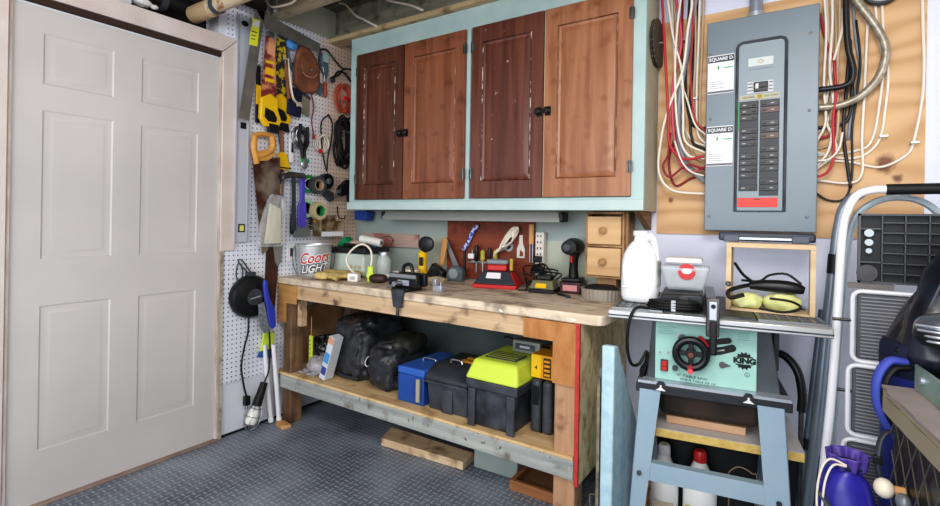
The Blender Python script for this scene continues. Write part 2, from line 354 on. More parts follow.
for i, (a, b) in enumerate(doors):
    a, b = cx(a), cx(b); z0, z1 = .064, .962+(.0 if i < 2 else .0)
    d = B().panelled(a, b, z0, z1, [(a+.062, b-.062, z0+.085, z1-.085)], -.024, -.009, [(.006, .008), (.016, .012), (.040, .005), (.044, .005)]).build('cabinet_door', dm[i], cab, smooth=20, label=dlab[i])
    if i % 2 == 0: hx = a+.004; kx = b-.022
    else: hx = b-.004; kx = a+.022
    if i in (0, 2): kx = b-.016
    else: kx = a+.020
    kz = .445 if i < 2 else .475
    if True:
        B().lathe([(.012, 0), (.012, -.004), (.006, -.006), (.006, -.014), (.015, -.017), (.017, -.024), (.012, -.030), (.003, -.031)], (kx, -.024, kz), 14, 'y').box(kx-.014, kx+.014, -.027, -.024, kz-.022, kz+.022).build('knob', M_black, d)
    xa, xb, za, zb = a+.066, b-.066, z0+.089, z1-.089; wm = mat('worn_edge_dark', '#4a2e24', .5, c2='#c9bdb6', scale=26, lo=.5, hi=.6) if i in (0, 2) else mat('worn_edge_light', '#7a5138', .5, c2='#a98468', scale=20, lo=.5, hi=.62)
    B().tube([(xa, -.0225, za), (xb, -.0225, za), (xb, -.0225, zb), (xa, -.0225, zb)], .0028, 6, 1, closed=True).build('moulding', wm, d)
    for hz in (z0+.10, z1-.13): B().cyl((hx, -.026, hz), (hx, -.026, hz+.055), .005, seg=8).box(hx-.012, hx+.012, -.0265, -.024, hz+.003, hz+.052).build('hinge', M_dsteel, d)

# fluorescent fixture under the cabinet
fx = T('light_fixture', 'long white fluorescent fixture mounted under the wall cabinet', 'light', (-1.56, 2.30, 1.188))
B().prism([(-.05, .0), (-.055, .012), (-.03, .054), (.05, .054), (.05, .045), (-.02, .04), (-.042, .008), (-.040, 0)], -.585, .585, 'yz').box(-.585, .585, .0, .05, .02, .05).build('housing', mat('fixture_grey', '#a3a6a5', .35, .3), fx)
B().cyl((-.57, -.012, .018), (.57, -.012, .018), .013, seg=14).build('tube', mat('tube_white', '#c3c5c4', .3), fx)
for x in (.578, -.60): B().box(x, x+.022, -.05, .03, .0, .05).build('end_cap', M_black, fx, bevel=.006)
tag(B().prism([(-.05, 0), (-.045, -.05), (.06, -.055), (.07, 0), (.06, .012), (-.05, .012)], -.03, .03).box(-.03, .05, -.032, .03, -.045, -.04).build('plastic_tray', M_blue, loc=(-2.43, 2.36, 1.232), bevel=.006), 'small blue plastic tray tucked under the left end of the cabinet', 'tray')
tag(B().box(-2.50, -1.99, YB-.024, YB-.010, 1.02, 1.095).box(-2.50, -1.98, YB-.030, YB-.0245, 1.012, 1.024).build('backing_rail', mat('pinkish_strip', '#b39c92', .6, c2='#a0685e', scale=9, stretch=(1, 1, 1), lo=.5, hi=.62), bevel=.002), 'pinkish wooden strip fixed to the wall behind the jars', 'strip')

# ================================================================== WORKBENCH
M_top = wood('bench_top', '#c8b59b', '#e6d8c4', 'x', rough=.65, dark='#9a8b7d', darkamt=.57, chips='#ece6dc', chipamt=.69)
M_frame = wood('bench_frame', '#b89a78', '#d6bb9a', 'x', rough=.65, dark='#5f4634', darkamt=.64, chips='#efe6da', chipamt=.75)
M_leg = wood('bench_leg', '#a68060', '#bd9878', 'z', rough=.65, dark='#6f4528', darkamt=.66)
M_legd = wood('bench_leg_dark', '#5b4431', '#8a6d52', 'z', rough=.7, dark='#4a3525')
bn = T('workbench', 'long wooden workbench with worn top, lower shelf and chipboard end panel', 'workbench', (0, 0, 0))
t = B().prism([(-2.560, 1.805), (-.64, 1.805), (-.612, 1.815), (-.598, 1.84), (-.596, 2.10), (-.62, 2.425), (-2.560, 2.425)], .802, .842, 'xy')
t.build('bench_top', M_top, bn, bevel=.005)
B().box(-2.55, -.93, 1.815, 1.85, .722, .801).build('apron', M_frame, bn, bevel=.003)
B().prism([(-2.545, .722), (-2.545, .80), (-2.38, .80), (-2.38, .695), (-2.475, .695), (-2.475, .58), (-2.545, .58)], 1.803, 1.813).build('gusset', mat('gusset_l', '#c49a62', .6, c2='#b0834e', scale=10, stretch=(1, 1, 3)), bn)
B().prism([(-.93, .722), (-.93, .80), (-.705, .80), (-.705, .56), (-.80, .56), (-.80, .722)], 1.803, 1.813).build('gusset', mat('gusset_r', '#a8713f', .6, c2='#bd8754', scale=10, stretch=(2, 1, 1)), bn)
B().prism([(-2.43, .0), (-2.50, 0), (-2.50, .80), (-2.43, .80)], 1.815, 1.895).build('leg', M_legd, bn, bevel=.003)
B().box(-.795, -.706, 1.815, 1.90, 0, .80).build('leg', M_leg, bn, bevel=.003)
B().box(-2.50, -2.43, 2.33, 2.41, 0, .80).build('leg', M_legd, bn, bevel=.003); B().box(-.795, -.706, 2.33, 2.41, 0, .80).build('leg', M_leg, bn, bevel=.003)
B().box(-2.425, -2.39, 1.852, 1.89, .56, .80).build('inner_cleat', M_frame, bn)
B().box(-2.50, -.706, 1.795, 1.8145, .205, .279).build('shelf_rail', wood('shelf_rail', '#8d9292', '#b0b3ae', 'x', rough=.6, dark='#63594e', darkamt=.64, chips='#5d5348', chipamt=.68), bn, bevel=.003)
B().box(-2.55, -.71, 1.80, 2.415, .2795, .292).build('shelf_board', wood('shelf_board', '#c9a878', '#e0c397', 'x', rough=.7, dark='#b08f62', darkamt=.6), bn)
B().box(-.7045, -.690, 1.812, 2.40, .185, .8015).build('end_panel', mat('osb', '#eedcb2', .7, c2='#b2935c', scale=34, stretch=(1, 1, .5), lo=.46, hi=.72, bump=.3, detail=8), bn, label='end panel of yellowish strand board')
B().box(-.7055, -.689, 1.800, 1.8115, .185, .8015).build('red_edge', mat('red_edge', '#c4423e', .6, c2='#a83a35', scale=30), bn)
# slats of worn planks read as grooves on the top
g = B()
for y in (1.93, 2.08, 2.24): g.box(-2.55, -.61, y, y+.003, .8421, .8426)
g.build('plank_joint', mat('joint', '#6f5a45', .8), bn)


# ================================================================== TOOLS ON THE PEGBOARD (left wall; local x along the wall, -y out of it)
XW = XL+.0105
def LW(name, label, cat, y, z, off=0, group=None, tilt=0):
    return T(name, label, cat, (XW+off, y, z), PI/2, group, rot=(0, -tilt, PI/2))
def hook(p, x, z, y0=0, y1=-.03):   # short wire hook
    return B().tube([(x, y0, z), (x, y1, z), (x, y1-.006, z+.012)], .0025, 6, 2).build('hook', M_steel, p)
def hh(x, z, y=-.03): B().tube([(x, .0, z), (x, y, z), (x, y-.004, z+.012)], .0025, 6, 2).build('hang_hook', M_steel, t)
# spirit level
t = LW('spirit_level', 'long silver grey spirit level hanging upright beside the door casing', 'spirit level', 1.565, 1.05)
B().box(-.036, .036, -.024, -.002, 0, 1.235).build('body', mat('level_grey', '#c3c8d4', .4, .2), t, bevel=.002)
B().box(-.038, -.030, -.027, -.001, 0, 1.235).box(.030, .038, -.027, -.001, 0, 1.235).build('rail_edge', M_alu, t)
B().box(-.020, .020, -.0265, -.0245, .055, .100).build('vial_window', M_black, t, bevel=.004); B().box(-.012, .012, -.028, -.0266, .062, .092).box(-.002, .002, -.0285, -.028, .064, .090).build('vial', mat('vial', '#d8d27c', .2), t)
B().prism([(.02*math.cos(a*PI/10), 1.195+.015*math.sin(a*PI/10)) for a in range(20)], -.0265, -.0245).build('hang_hole', M_black, t)
B().box(-.016, .018, -.0265, -.0245, .62, .655).build('middle_vial', M_black, t, bevel=.003)
# framing square
t = LW('framing_square', 'large grey steel framing square with yellow label hanging above the saws', 'framing square', 1.60, 2.325, .068)
B().prism([(0, 0), (.055, .01), (-.030, -.615), (-.090, -.605), (-.004, -.02)], -.004, 0).prism([(.0, .0), (.055, .012), (.12, -.010), (.436, -.055), (.432, -.115), (.10, -.085), (.04, -.045)], -.004, 0).build('blade', mat('square_steel', '#74726e', .45, .5, c2='#8b8880', scale=9), t)
B().prism([(-.022, -.055), (.026, -.05), (.010, -.20), (-.040, -.205)], -.006, -.0042).build('price_label', mat('label_yellow', '#d8dc3c', .6), t)
B().prism([(-.016, -.062), (.020, -.058), (.015, -.095), (-.020, -.10)], -.0068, -.0062).build('white_patch', M_paper, t)
B().box(-.026, .006, -.0068, -.0062, -.130, -.124).box(-.028, .0, -.0068, -.0062, -.150, -.145).box(-.030, -.004, -.0068, -.0062, -.170, -.165).build('print_mark', M_dsteel, t)
# saws with yellow handles
def saw_(y, z, off, label, sleeve, flip):
    t = LW('handsaw', label, 'saw', y, z, off, 'yellow handled saws on the pegboard')
    B().prism([(-.05, .02), (.055, .02), (.028, .47), (-.012, .47)], -.003, 0).build('blade', M_steel, t)
    B().prism([(-.046, .09), (.046, .09), (.03, .43), (-.02, .44)], -.009, .004).build('card_sleeve', sleeve, t)
    b = B(); o = [(-.058, .08), (-.062, -.03), (-.03, -.075), (.055, -.07), (.075, -.03), (.05, .03), (.05, .09), (.0, .115)]
    b.prism(o, -.022, .008); b.build('handle', M_yel, t, bevel=.006)
    B().prism([(-.035, .03), (-.038, -.025), (-.015, -.045), (.035, -.045), (.042, -.02), (.02, .015)], -.0245, -.0222).prism([(-.01, -.055), (.05, -.055), (.06, -.105), (-.004, -.10)], -.024, .006).build('grip', M_black, t, bevel=.003)
    return t
sl1 = mat('saw_card', '#c98a64', .6, c2='#7d2f34', scale=18, lo=.45, hi=.55); sl2 = mat('saw_card_b', '#d4bb35', .6, c2='#3a3838', scale=30, lo=.45, hi=.5)
t = saw_(1.705, 1.775, .042, 'handsaw with yellow and black handle and orange red printed sleeve', sl1, 0)
B().box(-.03, .03, -.011, -.0092, .18, .20).box(-.028, .03, -.011, -.0092, .22, .26).box(-.026, .026, -.011, -.0092, .285, .30).build('yellow_lettering', M_yel, t)
B().prism([(-.02, .34), (.03, .33), (.032, .40), (-.01, .41)], -.0112, -.0093).build('photo_patch', mat('skin_print', '#d8a078', .6), t)
t = saw_(1.795, 1.80, .010, 'second saw with black and yellow sleeve partly behind the orange sleeved saw', sl2, 1)
t = LW('clamp_bar', 'black and yellow slim clamp hanging behind the framing square', 'clamp', 1.655, 1.72, .012)
B().box(-.012, .012, -.012, 0, 0, .32).build('bar', M_black, t, bevel=.002); B().box(-.02, .02, -.02, -.0125, .10, .21).build('grip', M_yel, t, bevel=.004); hh(0, .325, -.02)
# leather pouch
t = LW('tool_pouch', 'brown leather tool pouch hanging between the saws and the clamp', 'pouch', 1.965, 1.965, .005)
B().prism([(-.085, .02), (-.09, .13), (-.075, .20), (-.045, .265), (.0, .275), (.06, .225), (.095, .17), (.10, .06), (.07, .0), (-.03, -.015)], -.045, -.006).build('pouch_body', M_leather, t, bevel=.012)
B().prism([(-.06, .12), (-.05, .20), (.0, .225), (.05, .20), (.065, .10), (.0, .07)], -.056, -.046).build('flap', M_leather, t, bevel=.006)
B().tube([(-.05, -.057, .10), (-.02, -.059, .085), (.03, -.059, .085), (.06, -.057, .115)], .003, 6).build('stitching', mat('stitch', '#b58a66', .7), t); B().lathe([(.008, 0), (.006, -.004)], (.02, -.056, .13), 12, 'y').build('rivet', M_steel, t)
t = LW('pocket_cloth', 'light blue cloth tip poking out above the leather pouch', 'cloth', 1.86, 2.20, .012)
tag(t, t['label'], 'cloth'); B().ell((0, -.02, .02), (.035, .015, .03), wr=.006, ws=40).build('blue_fold', M_lblue, t); B().tube([(-.015, -.006, .05), (-.02, -.01, -.02), (0, -.01, -.09), (.02, -.008, -.13)], .014, 8, flat=.5).build('grey_fold', mat('greycl', '#4b5560', .8), t)
# navy pouch + pale handle
t = LW('sheath', 'dark navy blue sheath hanging below the leather pouch', 'sheath', 1.872, 1.80, .034)
B().prism([(-.048, 0), (.045, -.01), (.055, .15), (-.04, .17)], -.022, -.004).build('sheath_body', M_navy, t, bevel=.006); B().box(-.03, .04, -.0245, -.0225, .10, .115).build('strap', M_rubber, t)
t = LW('pry_bar', 'pale cream metal pry bar hanging in front of the navy sheath', 'pry bar', 1.835, 1.86, .080)
B().tube([(-.035, 0, .25), (-.025, -.008, .12), (0, -.006, .03), (.045, 0, .0)], lambda u: .009+.004*u, 10, flat=.4).build('bar', mat('cream_metal', '#cfc3b2', .4, .2), t); B().prism([(.030, .012), (.058, .016), (.068, -.012), (.048, -.008), (.028, -.014)], -.006, 0).build('claw', mat('cream_metal', ''), t)
t = LW('wooden_stick', 'short brown wooden handle beside the pale pry bar', 'handle', 1.800, 1.88, .078); B().tube([(-.01, 0, .20), (0, 0, .1), (.012, 0, 0)], .010, 8).build('shaft', M_leather, t); B().cyl((-.012, 0, .2), (-.014, 0, .22), .012).build('ferrule', M_dsteel, t)
t = LW('scraper_box', 'greenish beige flat metal case hanging low beside the navy sheath', 'case', 1.955, 1.835, .006)
B().prism([(-.045, .01), (.045, -.02), (.048, .10), (-.04, .135)], -.024, -.004).build('case_body', mat('khaki', '#a4a28c', .4, .3, c2='#8d8a72', scale=12), t, bevel=.005); B().prism([(-.043, .115), (.047, .082), (.048, .102), (-.04, .137)], -.026, -.003).build('case_lid', M_dsteel, t); hh(0, .14)
# grey shears + screwdriver + clamp
t = LW('clamp', 'grey steel clamp hanging at the upper right of the pegboard', 'clamp', 2.085, 2.12, .004)
B().tube([(.0, -.012, .14), (.05, -.014, .15), (.14, -.014, .085), (.20, -.014, .06)], .006, 8).tube([(0, -.012, .14), (-.01, -.012, .05), (.035, -.012, -.02), (.05, -.012, -.10)], .006, 8).build('frame', M_dsteel, t)
B().prism([(.0, .13), (.065, .105), (.07, .0), (.055, -.03), (.01, .03)], -.010, -.004).build('jaw_plate', mat('blue_grey_metal', '#6f8490', .4, .4), t); B().box(.02, .06, -.017, -.011, .07, .125).build('label_plate', mat('pale_teal', '#a7c3c4', .5), t)
t = LW('screwdriver', 'screwdriver with reddish brown handle hanging point up on the pegboard', 'screwdriver', 2.125, 1.965, .018)
B().lathe([(.005, 0), (.014, .004), (.016, .03), (.013, .06), (.015, .085), (.008, .098)], seg=12).build('handle', mat('brick_handle', '#9b4a34', .4), t); B().cyl((0, 0, .098), (-.02, 0, .19), .0035).build('shank', M_steel, t)
t = LW('putty_knife', 'grey steel scraper blade hanging next to the brown handled screwdriver', 'scraper', 2.06, 1.985, .006)
B().prism([(-.02, .0), (.045, -.02), (.05, .06), (-.01, .09)], -.004, 0).build('blade', mat('blue_grey_metal', ''), t); B().tube([(.0, -.008, .08), (-.005, -.01, .14)], .010, 8).build('handle', M_dsteel, t)
t = LW('pliers', 'dark pliers with open handles high on the right of the pegboard', 'pliers', 2.20, 2.09, .032)
B().tube([(-.04, -.01, -.02), (.0, -.014, .05), (.06, -.012, .06), (.12, -.01, .02)], .007, 8).tube([(-.05, -.012, .0), (.01, -.016, .035), (.05, -.014, .085), (.12, -.01, .10)], .006, 8).build('handles', M_black, t); B().ell((-.04, -.012, -.01), (.025, .008, .018)).build('jaws', M_dsteel, t)
# coils of cord
def coil(t, c, rx, rz, n, r, m, seed, name='loop', spread=.5, depth=.03):
    q = random.Random(seed)
    for k in range(n):
        a = q.uniform(-.35, .35); sx = rx*q.uniform(1-spread, 1); sz = rz*q.uniform(1-spread*.6, 1); y = -.012-depth*k/n; ox = q.uniform(-.2, .2)*rx
        pts = []
        for i in range(9):
            th = 2*PI*i/9; x = math.cos(th)*sx; z = math.sin(th)*sz
            pts.append((c[0]+ox+x*math.cos(a)-z*math.sin(a), y+q.uniform(-.006, .006), c[1]+x*math.sin(a)+z*math.cos(a)))
        B().tube(pts, r, 6, 4, closed=True).build(name, m, t)
t = LW('extension_cord', 'coiled orange extension cord hanging beside the cabinet', 'cord', 2.27, 1.985, .004); coil(t, (0, 0), .065, .10, 7, .006, mat('orange_cord', '#b0553f', .5), 3); B().box(-.025, .03, -.062, -.05, -.02, .01).build('tie_strap', M_red, t, bevel=.004)
t = LW('power_cable', 'coiled black cable tied in the middle hanging below the orange cord', 'cable', 2.275, 1.70, .004); coil(t, (0, 0), .065, .19, 10, .006, M_rubber, 5, spread=.6, depth=.05); B().box(-.045, .045, -.078, -.066, .05, .062).build('tie', M_steel, t)
t = LW('black_string', 'thin black string looping down the pegboard to the tape rolls', 'string', 2.15, 1.70, .004); B().tube([(.01, -.01, .16), (-.05, -.014, .1), (-.045, -.014, -.02), (-.03, -.012, -.11), (.0, -.014, -.21)], .0045, 6).tube([(.01, -.01, .16), (.04, -.014, .1), (.03, -.014, -.02), (.01, -.012, -.11), (.0, -.014, -.21)], .0045, 6).build('loop', M_rubber, t)
t = LW('red_cord', 'thin dark red cord hanging straight beside the brown handled screwdriver', 'cord', 2.03, 1.80, .004); B().tube([(-.01, -.01, .17), (.01, -.014, .08), (-.005, -.012, 0), (.015, -.012, -.09)], .004, 6).build('cord', CB['cdred'], t); B().cyl((.015, -.012, -.09), (.017, -.012, -.115), .009).build('plug', M_red, t)
t = LW('wire_coil', 'tangled coil of silver grey wire in the middle of the pegboard', 'wire', 1.945, 1.675, .004); coil(t, (0, 0), .075, .075, 9, .0035, M_steel, 9, spread=.5); coil(t, (.01, 0), .045, .05, 4, .005, M_dsteel, 10, 'inner_loop')
t = LW('cable_bundle', 'small loose bundle of pale cable ends right of the wire coil', 'cable', 2.10, 1.665, .004); coil(t, (0, 0), .06, .055, 4, .004, CB['cwhite'], 12); B().lathe([(.002, 0), (.014, -.002), (.014, -.012), (.002, -.014)], (-.03, -.04, -.055), 12, 'y').build('red_cap', M_red, t)
# old handsaw
t = LW('handsaw', 'old handsaw with orange wooden handle and rusty dark blade pointing down', 'saw', 1.668, 1.60, .044)
B().prism([(-.055, -.11), (.115, -.06), (.12, -.30), (.045, -.60), (.01, -.62), (-.012, -.45)], -.003, 0).build('blade', mat('rusty_blade', '#8c8274', .5, .3, c2='#4a2b20', scale=5, lo=.42, hi=.56), t)
oh = wood('orange_wood', '#c48a3e', '#dba556', 'x')
b = B(); b.tube([(-.058, -.008, .035), (-.02, -.008, .052), (.04, -.008, .055), (.062, -.008, .05)], .014, 8, flat=1).tube([(-.05, -.008, .035), (-.056, -.008, -.02), (-.045, -.008, -.075), (-.035, -.008, -.115)], .017, 8).tube([(.055, -.008, .05), (.062, -.008, .0), (.05, -.008, -.03), (.0, -.008, -.06), (-.04, -.008, -.065)], .019, 8)
b.prism([(-.05, -.05), (.06, -.02), (.075, -.05), (.03, -.09), (-.03, -.10), (-.052, -.12)], -.016, .002); b.build('handle', oh, t, smooth=60)
for q in ((.02, -.055), (.045, -.045), (-.035, -.09)): B().lathe([(.006, 0), (.005, -.002)], (q[0], -.0165, q[1]), 10, 'y').build('rivet', M_steel, t)
t = LW('brown_board', 'long narrow dark brown board hanging behind the old saw and plastic bag', 'board', 1.785, .605, .004)
B().prism([(-.065, 0), (.0, 0), (.040, .55), (.045, .90), (-.01, .90), (-.055, .4)], -.010, 0).build('plank', wood('dark_plank', '#3d2219', '#5a3527', 'z', dark='#2a1812'), t); B().prism([(-.075, .42), (-.067, .42), (-.045, .72), (-.055, .72)], -.009, 0).build('yellow_edge', M_tan, t)
# scraper with yellow head
t = LW('scraper', 'broad yellow plastic scraper with brown wooden handle', 'scraper', 1.817, 1.475, .010)
B().prism([(-.055, 0), (.055, -.004), (.032, .085), (.015, .10), (-.012, .10), (-.028, .085)], -.014, 0).build('head', M_yel, t, bevel=.003); B().tube([(0, -.008, .10), (-.005, -.01, .17), (-.01, -.01, .245)], lambda u: .013-.003*u, 8).build('handle', mat('brown_handle', '#8a5a38', .5), t); B().box(-.055, .055, -.0155, -.0145, .004, .012).build('edge_strip', M_black, t)
t = LW('brush', 'small yellow topped brush beside the wooden scraper handle', 'brush', 1.785, 1.70, .008); B().box(-.02, .02, -.012, 0, 0, .03).build('head', M_yel, t, bevel=.004); B().tube([(.01, -.006, 0), (.02, -.008, -.08)], .007, 8).build('handle', M_dsteel, t)
t = LW('cutting_pliers', 'dark steel cutting pliers hanging above the mallet head', 'pliers', 1.925, 1.50, .062)
B().tube([(-.02, -.006, .25), (-.028, -.008, .16), (-.01, -.008, .09), (.0, -.008, .0)], .010, 8).tube([(.03, -.006, .24), (.032, -.008, .15), (.01, -.008, .09), (.02, -.008, .0)], .010, 8).build('handles', M_black, t); B().ell((.008, -.01, .02), (.025, .01, .04)).build('jaws', M_steel, t); B().box(-.02, .04, -.018, -.010, .02, .045).build('green_clip', M_green, t, bevel=.003)
t = LW('white_knife', 'white utility knife hanging beside the dark cutting pliers', 'knife', 1.885, 1.52, .008); B().prism([(-.02, 0), (.008, .0), (.016, .19), (-.006, .21), (-.022, .17)], -.016, -.002).build('body', M_white, t, bevel=.004); B().box(-.010, .004, -.019, -.0165, .06, .12).build('slider', M_dsteel, t)
# mallet head, chisels, violet tool
t = LW('mallet', 'hammer with wide dark grey head lying level above the chisels', 'hammer', 1.850, 1.435, .064)
B().prism([(-.085, -.03), (-.08, .0), (-.03, .022), (.06, .022), (.085, .005), (.075, -.008), (-.02, -.012), (-.055, -.02)], -.035, -.005).build('head', M_dsteel, t, bevel=.005); B().tube([(.0, -.02, -.01), (.004, -.02, -.12), (.008, -.02, -.32)], .011, 8).build('handle', M_black, t)
for i, (dy, z0, l, lab) in enumerate(((1.822, 1.175, .21, 'leftmost of the two silver files under the hammer head'), (1.892, 1.09, .27, 'silver file with black grip beside the violet brush'))):
    t = LW('file', lab, 'file', dy, z0, .012, 'silver files under the hammer')
    B().box(-.009, .009, -.008, -.002, .10, .10+l*.85).build('blade', M_steel, t, bevel=.001); B().tube([(0, -.008, 0), (0, -.01, .06), (0, -.008, .12)], lambda u: .014-.006*abs(u-.4), 10).build('grip', M_black if i else M_alu, t); hh(0, .10+l*.86, -.02)
t = LW('brush', 'violet handled flat brush hanging upside down right of the files', 'brush', 1.938, 1.13, .038)
B().prism([(-.030, .02), (-.015, .0), (.018, .0), (.032, .02), (.030, .13), (.016, .17), (.018, .29), (.010, .325), (-.010, .325), (-.018, .29), (-.014, .17), (-.030, .13)], -.020, -.004).build('handle', M_purp, t, bevel=.005); B().prism([(-.05, -.06), (.075, -.055), (.04, .035), (-.02, .04)], -.012, -.004).build('blade', M_steel, t)
# tapes
def tape(y, z, r, w, m1, m2, label, tilt=0, x0=.03):
    t = LW('tape_roll', label, 'tape', y, z, .012, 'rolls of tape on the pegboard')
    B().lathe([(r, -x0), (r, -x0-w), (r*.62, -x0-w), (r*.62, -x0)], (0, 0, 0), 28, 'y').build('tape', m1, t, smooth=30)
    B().lathe([(r*.62, -x0+.001), (r*.62, -x0-w-.001), (r*.54, -x0-w-.001), (r*.54, -x0+.001)], (0, 0, 0), 24, 'y').build('core', m2, t, smooth=30)
    B().cyl((0, -x0, r*.45), (0, -x0-w-.015, r*.48), .003, seg=6).build('peg', M_steel, t); return t
tape(2.0, 1.40, .055, .02, M_green, M_paper, 'bright green tape roll seen nearly edge on', x0=.004)
tape(2.045, 1.395, .055, .04, mat('dark_tape', '#44474a', .5), mat('core_tan', '#b59b7e', .7), 'dark grey tape roll in front of the green roll', x0=.026)
tape(1.99, 1.25, .058, .018, mat('pale_green', '#a6cfae', .5), M_green, 'pale green tape roll behind the beige masking tape', x0=.004)
tape(2.055, 1.235, .056, .04, mat('masking', '#bfae8e', .6), M_green, 'beige masking tape roll with green centre', x0=.026)
t = LW('tape_dispenser', 'dark tape gun with round black hub right of the tape rolls', 'dispenser', 2.125, 1.405, .004)
B().lathe([(.05, -.02), (.05, -.055), (.03, -.06), (.03, -.02)], (0, 0, .02), 24, 'y').build('hub', M_black, t); B().lathe([(.022, -.06), (.020, -.068), (.008, -.07)], (0, 0, .02), 16, 'y').build('hub_cap', M_steel, t); B().prism([(-.02, -.02), (.06, -.05), (.07, -.09), (.04, -.11), (-.03, -.05)], -.045, -.01).build('grip', M_char, t, bevel=.006)
t = LW('glue_gun', 'black glue gun pointing down at the right edge of the pegboard', 'glue gun', 2.25, 1.35, .066)
B().prism([(-.075, .0), (-.06, .05), (.0, .095), (.07, .09), (.075, .05), (.05, -.06), (.02, -.065), (.01, .0), (-.05, -.02)], -.045, -.008).build('body', M_black, t, bevel=.008); B().cyl((-.06, -.026, .02), (-.10, -.026, -.02), .010, .004).build('nozzle', M_steel, t); B().tube([(.06, -.03, .08), (.05, -.03, .15), (.045, -.03, .2)], .004, 6).build('red_lead', M_red, t); hh(0, .10)
t = LW('hook_bracket', 'thin black wire hook hanging below the glue gun', 'hook', 2.25, 1.20, .004); B().tube([(0, -.005, .07), (0, -.02, .0), (.02, -.05, -.01), (.03, -.05, .01)], .004, 6).build('hang_wire', M_black, t)
# plastic bag
t = LW('plastic_bag', 'clear plastic bag of cream coloured strips hanging on the pegboard', 'bag', 1.735, 1.02, .045)
B().prism([(-.055, .02), (.05, .02), (.045, .22), (-.025, .25)], -.028, -.008).build('cream_strips', mat('cream_strips', '#d9d4bd', .6, c2='#c6c0a8', scale=14, stretch=(3, 1, .3)), t, bevel=.006)
B().prism([(-.095, .0), (.065, .0), (.085, .22), (.06, .295), (-.02, .305), (-.055, .22), (-.085, .12)], -.032, -.004).build('bag_film', mat('film', '#eef0f4', .08, alpha=.2), t, bevel=.008)
t = LW('wooden_tag', 'small square piece of tan wood just above the plastic bag', 'wood', 1.79, 1.325, .012); B().box(-.025, .025, -.012, 0, 0, .06).build('block', M_tan, t, bevel=.002); B().lathe([(.005, 0), (.004, -.003)], (0, -.012, .045), 8, 'y').build('hole', M_black, t)
t = LW('trowel', 'grey metal trowel tip hanging below the plastic bag', 'trowel', 1.80, .90, .018); B().prism([(-.035, .13), (.03, .13), (.022, .03), (.0, .0), (-.02, .03)], -.004, 0).build('blade', mat('trowel_grey', '#8d8a86', .5, .3), t); B().tube([(0, -.006, .12), (0, -.02, .16)], .008, 8).build('shank', M_dsteel, t); hh(0, .165)
t = LW('wall_switch', 'white wall plate with dark slot just above the left end of the bench', 'switch plate', 1.90, .925, .0); B().box(-.03, .03, -.006, 0, 0, .11).build('plate', M_white, t, bevel=.003); B().box(-.008, .008, -.010, -.0065, .03, .08).build('slot', M_char, t)
t = LW('spring', 'black coiled spring hanging above the metal bucket', 'spring', 2.02, 1.11, .006); B().tube([(.014*math.cos(k*PI/3), -.022+.014*math.sin(k*PI/3), .09-k*.0022) for k in range(40)], .003, 5, 2).build('coils', M_black, t)
t = LW('brass_fitting', 'short brass fitting hanging beside the black spring', 'fitting', 2.055, 1.16, .006); B().lathe([(.016, 0), (.016, .02), (.011, .022), (.011, .035), (.018, .036), (.018, .05)], (0, -.02, 0), 6).build('nut', mat('brass', '#a88446', .35, .7), t); B().cyl((0, -.02, .05), (0, -.02, .075), .006).build('stem', M_dsteel, t)
t = LW('steel_tray', 'old brown stained metal tray fixed on the pegboard above the containers', 'tray', 2.145, 1.075, .004)
B().box(-.085, .09, -.005, 0, .0, .135).box(-.085, .09, -.08, -.0052, .0, .006).box(-.088, -.085, -.08, 0, .0, .10).box(.09, .093, -.08, 0, 0, .10).build('tray_body', mat('rust_tray', '#6e5a3c', .5, .4, c2='#b6a88e', scale=16, lo=.42, hi=.6), t)
B().box(-.085, .09, -.084, -.0805, .0, .03).build('white_front', M_paper, t)
# black cord reel with plug and hanging work light
t = LW('cord_reel', 'black round retractable cord reel with a hanging cord on the low pegboard', 'cord reel', 1.617, .75, .004)
B().lathe([(.03, 0), (.11, -.004), (.118, -.02), (.118, -.045), (.108, -.06), (.07, -.07), (.03, -.074), (.0, -.074)], (0, 0, 0), 36, 'y').build('housing', M_black, t, smooth=40)
B().lathe([(.045, -.0745), (.045, -.080), (.02, -.082), (.0, -.082)], (0, 0, 0), 24, 'y').build('hub', M_char, t); B().prism([(-.03, -.010), (.03, .0), (.03, .007), (-.03, -.003)], -.0835, -.082).build('maker_mark', M_alu, t)
B().box(-.02, .02, -.05, -.012, .108, .135).tube([(-.015, -.03, .13), (-.07, -.03, .19), (-.055, -.03, .205), (.0, -.03, .135)], .004, 6).tube([(-.06, -.02, .06), (-.08, -.024, .13), (-.07, -.03, .19), (-.045, -.03, .14), (-.05, -.02, .07)], .0035, 6).build('bracket', M_char, t)
B().tube([(-.01, -.035, -.115), (-.012, -.035, -.2), (-.03, -.03, -.28), (-.045, -.03, -.38), (-.03, -.03, -.48), (-.012, -.03, -.55)], .005, 6).build('cord', M_rubber, t)
B().box(-.026, .004, -.045, -.018, -.60, -.55).cyl((-.018, -.03, -.60), (-.018, -.03, -.622), .002).cyl((-.004, -.03, -.60), (-.004, -.03, -.622), .002).build('plug', M_black, t, bevel=.004)
t = LW('work_light', 'black handled caged work light leaning at the foot of the pegboard', 'work light', 1.655, .04, .004)
ax = Vector((.37, 0, .93)).normalized()
def al(d, oy=-.045): return (ax.x*d-.04, oy, ax.z*d-.01)
B().tube([al(.115), al(.17), al(.24)], lambda u: .026-.006*u, 12).build('handle', M_rubber, t); B().tube([al(.24), (.075, -.045, .27), (.085, -.04, .35), (.082, -.04, .45), (.075, -.035, .55), (.07, -.03, .64)], .0045, 6).build('cord', M_rubber, t)
B().tube([al(.11), al(.08), al(.04), al(.015)], lambda u: .018+.018*math.sin(u*PI*.8), 12).build('bulb', mat('bulb', '#e5e4dd', .2), t)
b = B()
